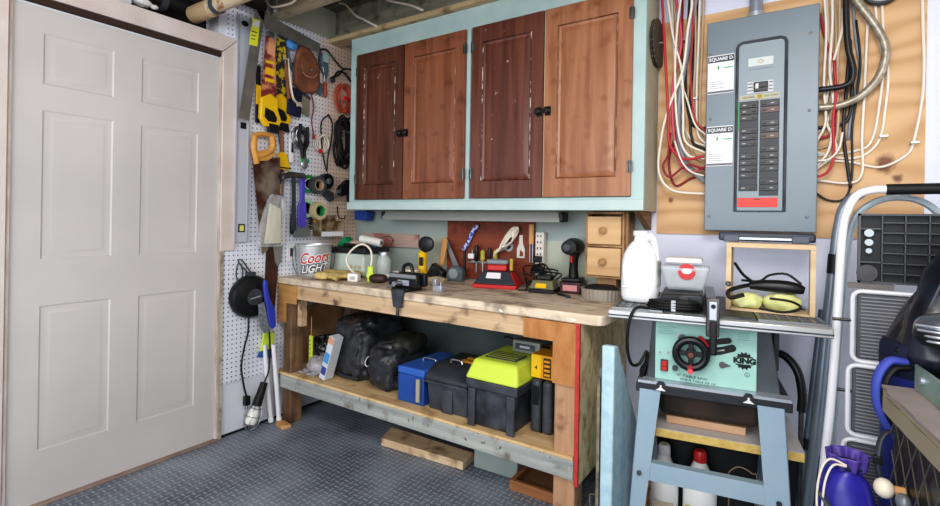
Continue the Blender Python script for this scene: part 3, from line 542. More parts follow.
n1 = Vector((ax.z, 0, -ax.x)); n2 = Vector((0, 1, 0))
for k in range(8):
    a = 2*PI*k/8; o = n1*math.cos(a)+n2*math.sin(a); pts = []
    for d, r in ((.115, .024), (.08, .040), (.03, .042), (-.005, .024), (-.018, .004)): q = Vector(al(d))+o*r; pts.append(q)
    b.tube(pts, .0018, 5, 3)
for d, r in ((.10, .034), (.055, .0425), (.01, .036)): b.tube([Vector(al(d))+(n1*math.cos(a*PI/6)+n2*math.sin(a*PI/6))*r for a in range(12)], .0018, 5, 2, closed=True)
b.build('cage', M_steel, t)
# blue brush + lime tag + white pipes
t = LW('dust_brush', 'blue handled dust brush hanging over the black cord reel', 'brush', 1.69, .56, .092)
B().prism([(.02, 0), (.042, .015), (.038, .10), (.0, .18), (-.02, .28), (-.035, .285), (-.04, .25), (-.025, .16), (.0, .03)], -.018, 0).build('handle', mat('deep_blue', '#3b48b0', .4), t, bevel=.005)
B().prism([(.015, -.005), (-.005, .03), (-.035, .16), (-.062, .15), (-.055, .03), (-.03, -.01)], -.016, -.002).build('bristles', mat('bristle', '#5e636d', .8, c2='#8a8e97', scale=60), t)
t = LW('luggage_tag', 'lime green and blue packaged item hanging above the white tubes', 'package', 1.735, .375, .010)
B().prism([(-.04, .05), (.04, .055), (.05, .145), (-.02, .15)], -.014, 0).build('lime_card', M_lime, t, bevel=.003); B().prism([(-.055, .02), (.035, .0), (.042, .052), (-.042, .049)], -.012, 0).build('blue_card', mat('blue_card', '#2f5f9c', .5), t); B().tube([(0, -.006, .15), (.0, -.012, .19)], .002, 5).build('wire_hook', M_steel, t)
for i, (y0, y1, lab) in enumerate(((1.765, 1.895, 'left one of two white plastic tubes leaning by the bench leg'), (1.80, 1.925, 'right one of two white plastic tubes leaning by the bench leg'))):
    t = T('white_tube', lab, 'tube', (0, 0, 0), group='white tubes leaning at the bench corner'); p0 = (XL+.045+.034*i, y1-.135, .018); p1 = (XL+.030+.034*i, y0-.045, .46)
    B().cyl(p0, p1, .013).build('pipe', mat('pvc', '#e3e3e8', .35), t); d = Vector(p1)-Vector(p0); B().cyl(Vector(p0)-d*.02, Vector(p0)+d*.03, .016).build('end_sleeve', M_white, t)
tag(B().hexa([(-2.49, 1.76, .0), (-2.40, 1.74, 0), (-2.385, 1.79, 0), (-2.47, 1.80, 0)], [(-2.49, 1.76, .02), (-2.40, 1.74, .02), (-2.385, 1.79, .02), (-2.47, 1.80, .02)]).build('wood_offcut', M_tan, bevel=.002), 'small wood offcut on the floor at the left bench leg', 'wood')

# ================================================================== BEHIND THE BENCH (back wall)
YW = YB-.0095
M_board = wood('rack_board', '#6f3320', '#8a4630', 'x', dark='#54261a', darkamt=.6)
rack = T('tool_rack', 'dark reddish brown board on the back wall holding screwdrivers and knives', 'tool rack', (-1.475, YW, .85))
B().box(-.29, .29, -.012, 0, 0, .335).build('backboard', M_board, rack, bevel=.002)
for i in range(9):
    x = -.105+i*.026; B().tube([(x-.008, -.013, .10), (x-.008, -.05, .10), (x+.008, -.05, .10), (x+.008, -.013, .10)], .002, 5, 1).build('wire_loop', M_steel, rack)
B().box(-.115, .115, -.016, -.012, .096, .108).build('wire_rail', M_alu, rack)
def scr(x, lab, m, h=.07, r=.012, z=.965):
    t = T('screwdriver', lab, 'screwdriver', (x, YW-.042, z), group='screwdrivers in the wire rack')
    B().lathe([(r*.5, -.01), (r*.7, 0), (r, .006), (r*.85, h*.5), (r, h*.8), (r*.5, h)], seg=10).build('handle', m, t); B().cyl((0, 0, -.01), (0, 0, -.07), .003, seg=8).build('shank', M_steel, t)
scr(-1.535, 'black screwdriver leftmost in the wire rack, tallest handle', M_black, .085, .013)
scr(-1.492, 'screwdriver with yellow green handle next to the black leftmost one', mat('olive_yellow', '#b5ad4a', .4), .06, .015)
scr(-1.447, 'short dark screwdriver between the two yellow green ones', mat('dark_brown_p', '#2e2226', .4), .075, .012)
scr(-1.408, 'screwdriver with yellow green handle right of the dark one', mat('olive_yellow', ''), .065, .014)
t = T('bit_holder', 'small white bit holder at the left of the wire rack', 'holder', (-1.572, YW-.013, .97)); B().box(-.022, .018, -.03, 0, 0, .03).build('holder_body', M_white, t, bevel=.003); B().cyl((0, -.015, .03), (0, -.015, .05), .004).build('bit', M_steel, t)
t = T('rope', 'blue and white striped cord hanging slanted at the top of the tool rack', 'rope', (0, 0, 0)); B().tube([(-1.535, YW-.035, 1.165), (-1.57, YW-.035, 1.12), (-1.60, YW-.035, 1.06), (-1.63, YW-.03, 1.02)], .012, 8).build('cord', mat('striped_rope', '#2a55b8', .6, c2='#c9d3e6', scale=70, lo=.5, hi=.55), t); B().cyl((-1.632, YW-.02, 1.02), (-1.63, YW-.02, .90), .006).build('end', M_black, t)
t = T('white_cable', 'white looped cable hanging from the tool rack above the red charger', 'cable', (0, 0, 0)); yy = YW-.045
for k in range(5): B().tube([(-1.385+k*.006, yy-.01*k, 1.03), (-1.35+k*.012, yy-.008*k, 1.10), (-1.30+k*.012, yy-.006*k, 1.155), (-1.265-k*.006, yy-.006*k, 1.145), (-1.30+k*.004, yy-.01*k, 1.08), (-1.355-k*.004, yy-.01*k, 1.035)], .0038, 6, 4, closed=True).build('loop', CB['cwhite'], t)
B().tube([(-1.34, yy-.05, 1.07), (-1.35, yy-.06, 1.03), (-1.36, yy-.08, 1.02), (-1.375, 2.30, 1.00)], .004, 6).build('lead', CB['cwhite'], t)
t = T('washer_ring', 'pale ring shaped tool hanging beside the white cable', 'ring', (-1.335, YW-.017, 1.05)); B().lathe([(.028, 0), (.028, -.012), (.014, -.012), (.014, 0)], (0, 0, 0), 20, 'y').build('ring', M_alu, t, smooth=30); B().cyl((0, 0, 0), (0, -.02, .03), .003).build('nail', M_steel, t)
t = T('putty_knife', 'white putty knife hanging left of the wooden handled fork', 'putty knife', (-1.262, YW-.016, .99)); B().prism([(-.024, 0), (.024, 0), (.024, .05), (.012, .08), (.010, .125), (-.010, .125), (-.012, .08), (-.024, .05)], -.006, 0).build('blade', mat('off_white', '#d2cfc9', .5), t, bevel=.002); B().prism([(-.006, .01), (.016, .01), (.016, .03), (-.002, .045)], -.0075, -.0062).build('cutout', M_board, t)
t = T('chisel', 'chisel with tan wooden handle hanging near the power strip', 'chisel', (-1.194, YW-.03, .97)); B().tube([(0, 0, .10), (0, 0, .15), (0, 0, .205)], .015, 10).build('handle', M_tan, t); B().cyl((-.008, 0, .10), (-.008, 0, .0), .0035).cyl((.008, 0, .10), (.008, 0, .0), .0035).build('prongs', M_steel, t)
t = T('power_strip', 'white upright power strip on the back wall left of the drill', 'power strip', (-1.138, YW-.014, .93)); B().box(-.024, .024, -.035, 0, 0, .205).build('strip_body', mat('strip_white', '#d8d3cc', .5), t, bevel=.004)
for k in range(6): B().box(-.013, -.006, -.0365, -.0352, .018+k*.032, .030+k*.032).box(.005, .012, -.0365, -.0352, .018+k*.032, .030+k*.032).build('outlet', M_dsteel, t)
for k in range(2): B().box(-.020, .020, -.066, -.037, .004+k*.044, .036+k*.044).build('plug', M_black, t, bevel=.004)
t = T('cable_tangle', 'tangle of black cables between power strip and battery charger', 'cable', (0, 0, 0)); q = random.Random(4)
for k in range(9):
    x = -1.20+.02*k; B().tube([(-1.138+q.uniform(-.01, .01), YW-.075, .965), (-1.12+q.uniform(-.05, .05), YW-.09-q.uniform(0, .03), .94+q.uniform(-.02, .04)), (x+.05, 2.34+q.uniform(-.03, .0), .905+q.uniform(-.02, .04)), (x-.0, 2.32, .87+q.uniform(-.01, .05)), (x+.06, 2.33, .853)], .004, 6).build('lead', M_rubber, t)
t = T('thin_black_cable', 'thin black cable arching from the tool rack down to the bench top', 'cable', (0, 0, 0)); B().tube([(-1.14, YW-.09, .96), (-1.22, 2.36, .95), (-1.22, 2.375, .90), (-1.19, 2.34, .85), (-1.15, 2.25, .848), (-1.13, 2.22, .848), (-1.17, 2.20, .848)], .004, 6).build('lead', M_rubber, t)
# screw near rack
# ================================================================== ON THE BENCH
ZT = .8428
# bucket with lettering
t = T('metal_bucket', 'galvanised metal beer bucket with red and white lettering in the bench corner', 'bucket', (-2.435, 1.97, ZT))
rb = math.radians(-51)
B().lathe([(.086, 0), (.090, .004), (.100, .10), (.106, .180), (.110, .184), (.110, .190), (.104, .190), (.098, .10), (.084, .006)], seg=40).build('pail', mat('galvanised', '#cdd0d2', .3, .5, c2='#b4b8bb', scale=7), t, smooth=30)
aim = math.atan2(1.97, -2.435)+PI  # direction to the camera from the bucket
face = aim+PI/2
e = bpy.data.objects.new('printed_logo', None)
def onb(name, body, m, z, size, off, r, sh=0, rot=0, sx=1, ex=.0006):
    o = text(name, body, m, t, (0, 0, 0), (0, 0, 0), size, ex, off, sh, sx, bend=None)
    for v in o.data.vertices:
        x, y, d = v.co; y2 = y+x*rot; a = x/.1; zz = z+y2; rr = .090+.09*zz/1.0*.98+r+d
        rr = .0900+.104*zz+r+d
        v.co = (math.sin(a)*rr, -math.cos(a)*rr, zz)
    o.rotation_euler = (0, 0, face-PI+PI)
    return o
FX = face
onb('script_outline', 'Coors', M_white, .112, .088, .006, .0012, .35, .12, .78); onb('script_letters', 'Coors', M_red, .112, .088, .001, .0022, .35, .12, .78)
onb('word_outline', 'LIGHT', M_black, .050, .062, .007, .0012, .25, .12, .92); onb('word_letters', 'LIGHT', M_white, .050, .062, .0015, .0022, .25, .12, .92)
b = B(); b.tube([(.112, 0, .175), (.122, 0, .13), (.115, 0, .06), (.10, 0, .02)], .0025, 6).tube([(-.112, 0, .175), (-.122, 0, .13), (-.115, 0, .06), (-.10, 0, .02)], .0025, 6); b.build('handle', M_dsteel, t, rot=(0, 0, face))
# white container under junk
t = T('storage_box', 'pale green white storage box with dark lid behind the bucket', 'box', (-2.30, 2.20, ZT), .05)
B().box(-.15, .13, -.09, .12, 0, .135).build('box_body', mat('pale_mint', '#ccd8cf', .45), t, bevel=.012, seg=3); B().box(-.165, .145, -.10, .13, .136, .168).build('lid', mat('dark_lid', '#26292c', .5), t, bevel=.006); B().box(-.155, .135, -.094, -.0905, .118, .128).build('ridge', mat('pale_mint', ''), t)
for k in range(3): B().lathe([(.012, 0), (.010, -.004)], (.03+k*.033, -.0905, .055), 12, 'y').build('round_stud', mat('pale_tan', '#b9b49c', .5), t)
tag(B().ell((0, 0, .022), (.07, .05, .022), e=.8, wr=.006, ws=30).build('paper_rag', mat('rag', '#cbb5a6', .8, c2='#bda394', scale=20), loc=(-2.295, 2.215, ZT+.170), rot=(0, 0, .3)), 'crumpled pale pinkish rag on the dark lidded box', 'rag')
tag(B().prism([(-.055, 0), (.055, 0), (.052, .03), (.015, .062), (-.012, .045)], -.03, .03).build('green_pouch', mat('green_pouch', '#1f8a58', .5), loc=(-2.405, 2.19, ZT+.171), bevel=.006), 'bright green folded pouch on top of the storage box pile', 'pouch')
tag(B().tube([(-.11, 0, .014), (0, .005, .014), (.10, -.01, .02)], .016, 8, flat=.6).build('dark_scraper', M_dsteel, loc=(-2.24, 2.130, ZT+.172), rot=(0, 0, -.02)), 'dark flat tool lying across the front of the storage box lid', 'tool')
t = T('blue_tape', 'small light blue tape roll on the junk pile beside the green pouch', 'tape', (-2.235, 2.29, ZT+.171)); B().lathe([(.036, 0), (.036, .02), (.022, .02), (.022, 0)], seg=20).build('tape', mat('pale_blue', '#8fb4c0', .5), t, smooth=30); B().lathe([(.022, -.001), (.022, .021), (.019, .021), (.019, -.001)], seg=20).build('core', M_paper, t)
t = T('paper_roll', 'white rolled plastic lying at the right end of the storage box', 'roll', (-2.190, 2.20, ZT+.213), .3); B().cyl((-.07, 0, .01), (.07, 0, -.012), .025).build('roll', mat('roll_white', '#dcdcd8', .6), t); B().cyl((.071, 0, -.0122), (.073, 0, -.0127), .012).build('roll_hole', M_dsteel, t)
t = T('wire_piece', 'thin bent grey wire sticking up from the junk pile', 'wire', (-2.16, 2.30, ZT+.20)); B().tube([(-.06, 0, -.02), (-.03, 0, .03), (.03, 0, .04), (.06, 0, .015), (.04, 0, -.01)], .003, 6).build('wire', M_dsteel, t); B().ell((.06, 0, .015), .006).build('tip', M_black, t)
# gloves: two
for i, (x, y, rz, lab) in enumerate(((-2.175, 1.905, .50, 'yellow beige work glove nearest the bench front edge'), (-2.235, 2.015, .58, 'yellow beige work glove behind the other glove'))):
    t = T('work_glove', lab, 'glove', (x, y, ZT+.002), rz, 'work gloves on the bench'); gm = mat('glove', '#d6c084', .8, c2='#b39c5e', scale=24, bump=.5)
    B().ell((0, 0, .022), (.055, .042, .02), wr=.004, ws=40, seed=i).build('palm', gm, t); B().ell((-.07, 0, .022), (.045, .038, .022), e=.7, wr=.003, ws=40).build('cuff', gm, t)
    for k in range(4): B().tube([(.03, -.03+k*.02, .018), (.075, -.036+k*.024, .026), (.11, -.036+k*.026, .012)], .0115, 8).build('finger', gm, t)
    B().tube([(-.02, -.03, .02), (.01, -.06, .02), (.04, -.07, .012)], .012, 8).build('thumb', gm, t)
# plugs and cord loop
t = T('plug_adapter', 'white plug adapter lying at the front of the bench beside the lime plug', 'adapter', (-2.045, 1.935, ZT), .4); B().box(-.035, .025, -.025, .025, 0, .045).build('adapter_body', M_white, t, bevel=.006); B().box(-.02, .01, -.027, -.0255, .012, .03).build('socket', mat('socket', '#b8b4ac', .5), t)
t = T('cord_plug', 'lime yellow plug on a thick white cord loop', 'plug', (-1.975, 1.985, ZT), .5); B().box(-.016, .016, -.014, .014, 0, .085).box(-.020, .020, -.016, .016, .02, .05).build('plug_body', M_lime, t, bevel=.004)
B().tube([(0, 0, .085), (.005, .0, .13), (-.01, .01, .18), (-.06, .02, .205), (-.12, .03, .17), (-.15, .03, .11), (-.11, .02, .05), (-.06, .0, .03)], .0055, 8).build('cord', CB['cwhite'], t)
# jar
t = T('glass_jar', 'clear glass jar with silver lid behind the lime plug', 'jar', (-2.08, 2.20, ZT)); B().lathe([(.0, 0), (.040, 0), (.043, .01), (.043, .10), (.034, .122), (.034, .132), (.031, .132), (.031, .122), (.039, .098), (.039, .012), (.0, .006)], seg=28).build('glass', mat('glass', '#dfe8e8', .05, alpha=.35), t, smooth=40); B().lathe([(.0, .15), (.036, .15), (.037, .148), (.037, .131), (.035, .131)], seg=28).build('lid', M_steel, t)
# cream caulk nozzles / hose
t = T('white_hose', 'short thick white hose curling behind the vise', 'hose', (-1.86, 2.06, ZT+.014)); B().tube([(-.13, -.02, .0), (-.08, .02, .01), (-.03, .03, .03), (.03, .01, .03), (.07, -.03, .015), (.10, -.02, .01)], .013, 10).build('hose', mat('hose', '#dcd9d2', .4), t); B().cyl((-.13, -.02, 0), (-.15, -.03, 0), .016).build('end_fitting', M_dsteel, t)
t = T('clay_pot', 'small cream round container behind the vise', 'container', (-1.83, 2.16, ZT)); B().lathe([(0, 0), (.04, 0), (.052, .01), (.055, .035), (.045, .058), (0, .062)], seg=24).build('body', mat('cream_pot', '#cdbfa8', .5), t); B().lathe([(.047, .058), (.047, .066), (0, .068)], seg=24).build('rim', mat('cream_rim', '#dbcfb9', .5), t)
t = T('hand_tool', 'brown and black hand tool lying between lime plug and vise', 'tool', (-1.865, 1.985, ZT), .4); B().ell((-.04, 0, .024), (.05, .03, .024), e=.7).build('body', mat('dark_brown', '#3c2722', .5), t); B().tube([(0, 0, .02), (.06, .01, .015), (.12, .02, .012)], .009, 8).build('shaft', M_black, t)
# vise
t = T('bench_vise', 'small black bench vise clamped on the front edge of the bench', 'vise', (-1.60, 1.86, ZT))
B().box(-.085, .095, -.045, -.015, .02, .085).build('front_jaw', M_black, t, bevel=.006); B().box(-.08, .09, .02, .05, .02, .085).build('rear_jaw', mat('vise_grey', '#2d3034', .35, .4), t, bevel=.006)
B().box(-.08, .09, -.047, -.0455, .065, .083).build('jaw_plate', M_steel, t); B().box(-.05, .05, -.06, .05, 0, .02).build('base', M_black, t, bevel=.004)
B().cyl((0, -.10, .04), (0, .03, .04), .012).cyl((-.05, -.045, .035), (-.05, .03, .035), .008).cyl((.05, -.045, .035), (.05, .03, .035), .008).build('screw', M_steel, t); B().cyl((-.05, -.095, .02), (.05, -.095, .055), .005).build('handle', M_steel, t)
B().prism([(-.022, -.075), (.022, -.075), (.04, .012), (-.04, .012)], -.078, -.061).box(-.02, .02, -.061, -.048, -.075, -.068).build('clamp_bracket', M_char, t, bevel=.003); B().cyl((0, -.069, -.075), (0, -.069, -.115), .008).build('clamp_screw', M_dsteel, t)
B().box(-.02, .05, -.0475, -.0462, .03, .055).build('name_plate', M_alu, t)
B().tube([(-.03, .0, .085), (-.02, .0, .12), (.02, .0, .125), (.035, .0, .085)], .009, 8).build('top_guide', M_black, t)
t = T('angle_bracket', 'pale grey metal block standing right of the vise', 'block', (-1.46, 1.93, ZT)); B().box(-.025, .03, -.02, .02, 0, .03).box(-.025, -.005, -.02, .02, .0302, .06).build('block', M_alu, t, bevel=.003); B().cyl((.012, 0, .03), (.012, 0, .045), .006).build('bolt', M_steel, t)
# flashlight
t = T('work_torch', 'yellow standing torch with round black head on the bench', 'torch', (-1.84, 2.27, ZT), .2); B().lathe([(0, 0), (.034, 0), (.036, .01), (.035, .028)], seg=20).build('base', M_white, t); B().lathe([(.030, .028), (.033, .04), (.026, .07), (.026, .12), (.029, .155), (.0, .16)], seg=20).build('body', M_yel, t)
B().box(-.006, .02, -.034, -.028, .08, .13).build('switch', M_black, t, bevel=.003); B().tube([(0, 0, .158), (.01, 0, .178), (.022, 0, .195)], lambda u: .022-.004*u, 10).build('neck', M_yel, t)
B().lathe([(.0, .024), (.03, .022), (.045, .0), (.046, -.025), (.034, -.03), (.0, -.03)], (.03, .0, .205), 26, 'y').build('head', M_black, t)
t = T('phone_holder', 'black angular plastic device leaning beside the yellow torch', 'device', (-1.755, 2.30, ZT+.004), .2); B().prism([(-.055, .03), (-.02, .095), (.055, .045), (.045, 0), (-.03, .0)], -.03, .03).build('device_body', M_black, t, bevel=.008); B().prism([(-.04, .035), (-.016, .08), (.03, .052), (.02, .015)], -.032, -.0305).build('screen', mat('screen', '#23272c', .1), t)
t = T('angle_gauge', 'tan wooden handled angle gauge leaning against the tool rack', 'angle gauge', (-1.735, YW-.045, ZT+.012)); B().prism([(-.055, .07), (-.022, .065), (.005, .215), (-.02, .235), (-.032, .22)], -.016, 0).build('wood_handle', M_tan, t, bevel=.004)
B().prism([(-.018, .215), (.0, .225), (.085, .03), (.065, .02)], -.006, 0).prism([(.0, .20), (.012, .205), (.095, .055), (.08, .04)], -.010, -.0062).build('steel_blade', M_steel, t)
t = T('tape_measure', 'dark grey tape measure with round disc in front of the tool rack', 'tape measure', (-1.635, 2.32, ZT), .1); B().prism([(-.05, 0), (.05, 0), (.052, .06), (.03, .085), (-.02, .085), (-.05, .055)], -.022, .022).build('case', mat('slate', '#56646a', .45), t, bevel=.006); B().lathe([(.030, 0), (.028, -.004), (.0, -.004)], (-.005, -.022, .044), 20, 'y').build('disc', mat('slate_l', '#8d9a9c', .4), t)
tag(B().prism([(-.06, 0), (.05, 0), (.06, .018), (.0, .03), (-.055, .02)], -.02, .02).build('wood_shim', mat('pale_wood', '#b8a888', .7), loc=(-1.700, 2.235, ZT), bevel=.003), 'small pale wooden wedge left of the tape measure', 'wedge')
# red charger
t = T('battery_charger', 'red and black battery charger with white label in front of the tool rack', 'charger', (-1.32, 2.25, ZT), .28)
B().prism([(-.115, 0), (.115, 0), (.118, .02), (-.118, .02)], -.07, .08).build('base', M_red, t, bevel=.004)
B().hexa([(-.112, -.066, .021), (.112, -.066, .021), (.112, .076, .021), (-.112, .076, .021)], [(-.07, -.02, .085), (.07, -.02, .085), (.07, .06, .085), (-.07, .06, .085)]).build('housing', mat('charger_dark', '#3a3f48', .4), t, bevel=.006)
B().hexa([(.1125, -.06, .021), (.1155, -.06, .021), (.1155, .07, .021), (.1125, .07, .021)], [(.074, -.018, .08), (.080, -.018, .08), (.080, .055, .08), (.074, .055, .08)]).build('side_panel', M_red, t)
B().hexa([(-.052, -.055, .034), (.03, -.055, .034), (.03, -.053, .034), (-.052, -.053, .034)], [(-.046, -.028, .078), (.026, -.028, .078), (.026, -.024, .078), (-.046, -.024, .078)]).build('label_plate', M_paper, t)
B().box(-.052, .052, -.012, .052, .086, .118).build('battery', M_red, t, bevel=.006); B().box(-.058, .058, -.016, .056, .119, .145).build('battery_top', mat('battery_grey', '#84888f', .4), t, bevel=.010)
B().box(.06, .078, .02, .05, .086, .15).build('yellow_clip', mat('brassy', '#b99a3e', .4), t, bevel=.003)
# small charger
t = T('drill_charger', 'olive and black drill charger with yellow label left of the drill', 'charger', (-1.045, 2.25, ZT), .15)
B().box(-.07, .06, -.055, .055, 0, .018).build('foot', M_black, t, bevel=.004); B().hexa([(-.068, -.052, .0185), (.058, -.052, .0185), (.058, .05, .0185), (-.068, .05, .0185)], [(-.055, -.03, .06), (.045, -.03, .06), (.045, .045, .06), (-.055, .045, .06)]).build('housing', mat('olive_grey', '#6f7158', .5), t, bevel=.005)
B().hexa([(-.035, -.054, .026), (.02, -.054, .026), (.02, -.050, .026), (-.035, -.050, .026)], [(-.033, -.042, .046), (.018, -.042, .046), (.018, -.038, .046), (-.033, -.038, .046)]).build('yellow_label', M_yel, t); B().box(-.04, .035, -.022, .04, .0605, .085).build('cradle', M_black, t, bevel=.006)
# drill
t = T('cordless_drill', 'black cordless drill standing on its red labelled battery', 'drill', (-.930, 2.325, ZT), .12)
B().box(-.052, .052, -.055, .055, 0, .058).build('battery', mat('maroon_black', '#3b1d22', .4), t, bevel=.006); B().box(-.035, .035, -.0575, -.0555, .014, .042).build('battery_label', mat('pink_label', '#c98a8a', .5), t)
B().box(-.045, .045, -.05, .05, .0585, .075).build('battery_clip', M_black, t, bevel=.004)
B().tube([(0, .01, .07), (.0, .006, .12), (.004, .0, .17), (.008, 0, .20)], lambda u: .026-.004*math.sin(u*PI), 12).build('grip', M_black, t); B().tube([(0, .08, .225), (0, .03, .228), (0, -.03, .228), (0, -.075, .226)], lambda u: .036+.006*math.sin(u*PI), 16).build('motor_housing', M_black, t)
B().lathe([(.030, -.078), (.036, -.085), (.030, -.115), (.016, -.13), (.006, -.131)], (0, 0, .226), 18, 'y').build('chuck', M_char, t); B().box(-.005, .005, -.04, -.022, .15, .185).build('trigger', M_red, t, bevel=.002)
# pen
t = T('marker_pen', 'short black marker lying near the bench front edge', 'marker', (-.915, 2.17, ZT+.0065), -.55); B().cyl((-.045, 0, 0), (.03, 0, 0), .006).build('barrel', M_black, t); B().cyl((.0305, 0, 0), (.05, 0, 0), .0065).build('cap', M_char, t)
# fluted tray
t = T('baking_tin', 'oval fluted metal baking tin under the small drawers', 'baking tin', (-.745, 2.205, ZT), .1)
vs = []; n = 60
b = B()
for (s1, z, fl) in ((.94, 0, 0), (1.0, .048, 1), (1.06, .05, 1), (.98, .050, 1), (.90, .004, 0)):
    for k in range(n):
        a = 2*PI*k/n; f = 1+(.02 if k % 2 else -.01)*1; vs.append((.092*s1*f*math.cos(a), .062*s1*f*math.sin(a), z))
b.add(vs, [(i*n+k, i*n+(k+1) % n, (i+1)*n+(k+1) % n, (i+1)*n+k) for i in range(4) for k in range(n)]+[tuple(range(n)), tuple(4*n+k for k in range(n))]); b.build('tin', mat('tin_grey', '#a59d92', .4, .3), t, smooth=20)
B().ell((0, 0, .045), (.075, .048, .02), e=.8, wr=.008, ws=30).build('dark_contents', mat('sooty', '#1d1c1d', .7), t)
# drawers
dw = T('drawer_box', 'small wooden two-drawer box with round knobs hung under the cabinet end', 'drawer box', (-.762, 2.285, .93)); M_dw = wood('drawer_frame', '#8d6a47', '#b08c62', 'z', dark='#5f452e', darkamt=.6); M_df = wood('drawer_front', '#c49e70', '#d9b88c', 'x')
B().box(-.092, -.082, -.0, .125, 0, .312).box(.082, .092, 0, .125, 0, .312).box(-.081, .081, 0, .125, 0, .010).box(-.081, .081, 0, .125, .145, .157).box(-.081, .081, 0, .125, .300, .312).box(-.081, .081, .118, .125, .010, .300).build('frame', M_dw, dw, bevel=.002)
for z in (.012, .159):
    d = B().box(-.079, .079, -.010, .10, z, z+.130).build('drawer', M_df, dw, bevel=.002)
    B().lathe([(.009, 0), (.008, -.010), (.017, -.018), (.017, -.026), (.008, -.032)], (0, -.010, z+.066), 16, 'y').build('knob', wood('knob_wood', '#9c774c', '#b89064', 'x'), d)
B().box(-.04, .05, .03, .09, -.086, -.001).build('support_post', M_dw, dw, bevel=.002)
B().box(.0925, .104, .02, .125, -.02, .312).build('side_board', wood('side_board', '#8a6748', '#a5805a', 'z'), dw)

# ================================================================== ON THE LOWER SHELF (top at .292)
ZS = .2925
M_bag = mat('bag_black', '#2a2b2f', .33, c2='#45474e', scale=13, bump=1.0, lo=.4, hi=.75); M_bagl = mat('bag_webbing', '#33353b', .7)
# first bag
t = T('tool_bag', 'large upright black soft tool bag with leather look and orange tag', 'bag', (-2.085, 2.09, ZS), -.10)
B().ell((0, 0, .165), (.125, .165, .165), seg=80, rings=50, e=.42, wr=.034, ws=13, seed=2, cut=-.163).build('bag_body', M_bag, t, smooth=180)
B().ell((.0, -.01, .30), (.090, .14, .040), seg=44, rings=20, e=.55, wr=.014, ws=12, seed=8).build('bag_lid', mat('bag_brown', '#2a2220', .5, c2='#3a302c', scale=10, bump=.2), t, smooth=180)
B().tube([(-.105, -.155, .02), (.0, -.165, .018), (.105, -.155, .02)], .010, 8).tube([(-.115, -.15, .10), (0, -.172, .09), (.115, -.15, .10)], .006, 8).build('piping', M_bagl, t)
B().tube([(-.10, -.16, .12), (-.10, -.13, .27), (-.03, -.10, .33), (.05, -.10, .33), (.10, -.12, .27), (.09, -.165, .14)], .009, 8, flat=.5).build('strap', M_bagl, t); B().hexa([(-.01, -.14, .318), (.05, -.14, .312), (.05, -.10, .330), (-.01, -.10, .336)], [(-.01, -.142, .324), (.05, -.142, .318), (.05, -.102, .336), (-.01, -.102, .342)]).build('tag', mat('orange_tag', '#a85848', .5), t)
t = T('tool_bag', 'smaller slouched black bag with snap strap next to the blue box', 'bag', (-1.800, 2.03, ZS), .0)
B().ell((0, 0, .12), (.088, .150, .12), seg=72, rings=40, e=.55, wr=.034, ws=15, seed=5, cut=-.118).build('bag_body', M_bag, t, smooth=180)
B().ell((.03, .03, .225), (.075, .12, .05), seg=48, rings=22, e=.75, wr=.018, ws=11, seed=15).build('bag_top', mat('bag_olive', '#25261f', .5, c2='#35352f', scale=10, bump=.2), t, smooth=180)
B().tube([(-.085, -.12, .06), (-.075, -.12, .16), (-.03, -.11, .235), (.05, -.09, .262)], .010, 8, flat=.5).build('strap', M_bagl, t)
B().lathe([(.010, 0), (.008, -.004)], (.045, -.115, .235), 12, 'y').build('snap', M_steel, t); B().tube([(-.088, -.135, .17), (-.10, -.15, .14), (-.085, -.15, .12), (-.07, -.14, .14)], .004, 6, closed=True).build('ring', M_steel, t)
# blue box
t = T('tool_box', 'plain blue metal box between the black bag and the black toolbox', 'toolbox', (-1.572, 2.03, ZS))
B().box(-.083, .080, -.165, .17, 0, .135).build('box_body', mat('box_blue', '#2e57a8', .4, c2='#264a92', scale=4), t, bevel=.004); B().box(-.086, .083, -.168, .173, .1355, .172).build('lid', mat('box_blue_lid', '#3a68bb', .4), t, bevel=.008)
B().tube([(-.04, -.02, .172), (-.035, -.02, .185), (.035, -.02, .185), (.04, -.02, .172)], .004, 6).build('handle', M_steel, t); B().box(.045, .066, -.185, -.169, .02, .13).build('cream_clip', mat('cream_clip', '#a7a494', .5), t, bevel=.004)
# black toolbox with orange latch
t = T('tool_box', 'black plastic toolbox with orange latch strip beside the blue box', 'toolbox', (-1.350, 2.03, ZS))
B().hexa([(-.112, -.158, 0), (.105, -.158, 0), (.105, .165, 0), (-.112, .165, 0)], [(-.120, -.168, .135), (.112, -.168, .135), (.112, .17, .135), (-.120, .17, .135)]).build('box_body', M_char, t, bevel=.006)
B().prism([(-.176, .136), (.178, .136), (.178, .170), (.12, .205), (-.10, .205), (-.155, .180), (-.176, .155)], -.125, .117, 'yz').build('lid', mat('lid_black', '#2c2f35', .4, c2='#3b3e45', scale=10), t, bevel=.008)
B().box(-.128, .120, -.182, -.170, .128, .140).build('lip', M_char, t, bevel=.003); B().box(-.025, .06, -.03, .01, .2055, .212).box(-.025, .06, .03, .06, .2055, .212).build('latch_strip', mat('amber', '#c98a1c', .4), t, bevel=.002)
B().tube([(-.06, -.06, .205), (-.05, -.06, .218), (.0, -.06, .218), (.01, -.06, .205)], .005, 6).build('handle', M_steel, t); B().box(-.03, .03, -.1720, -.1660, .0, .11).build('front_panel', M_char, t, bevel=.004)
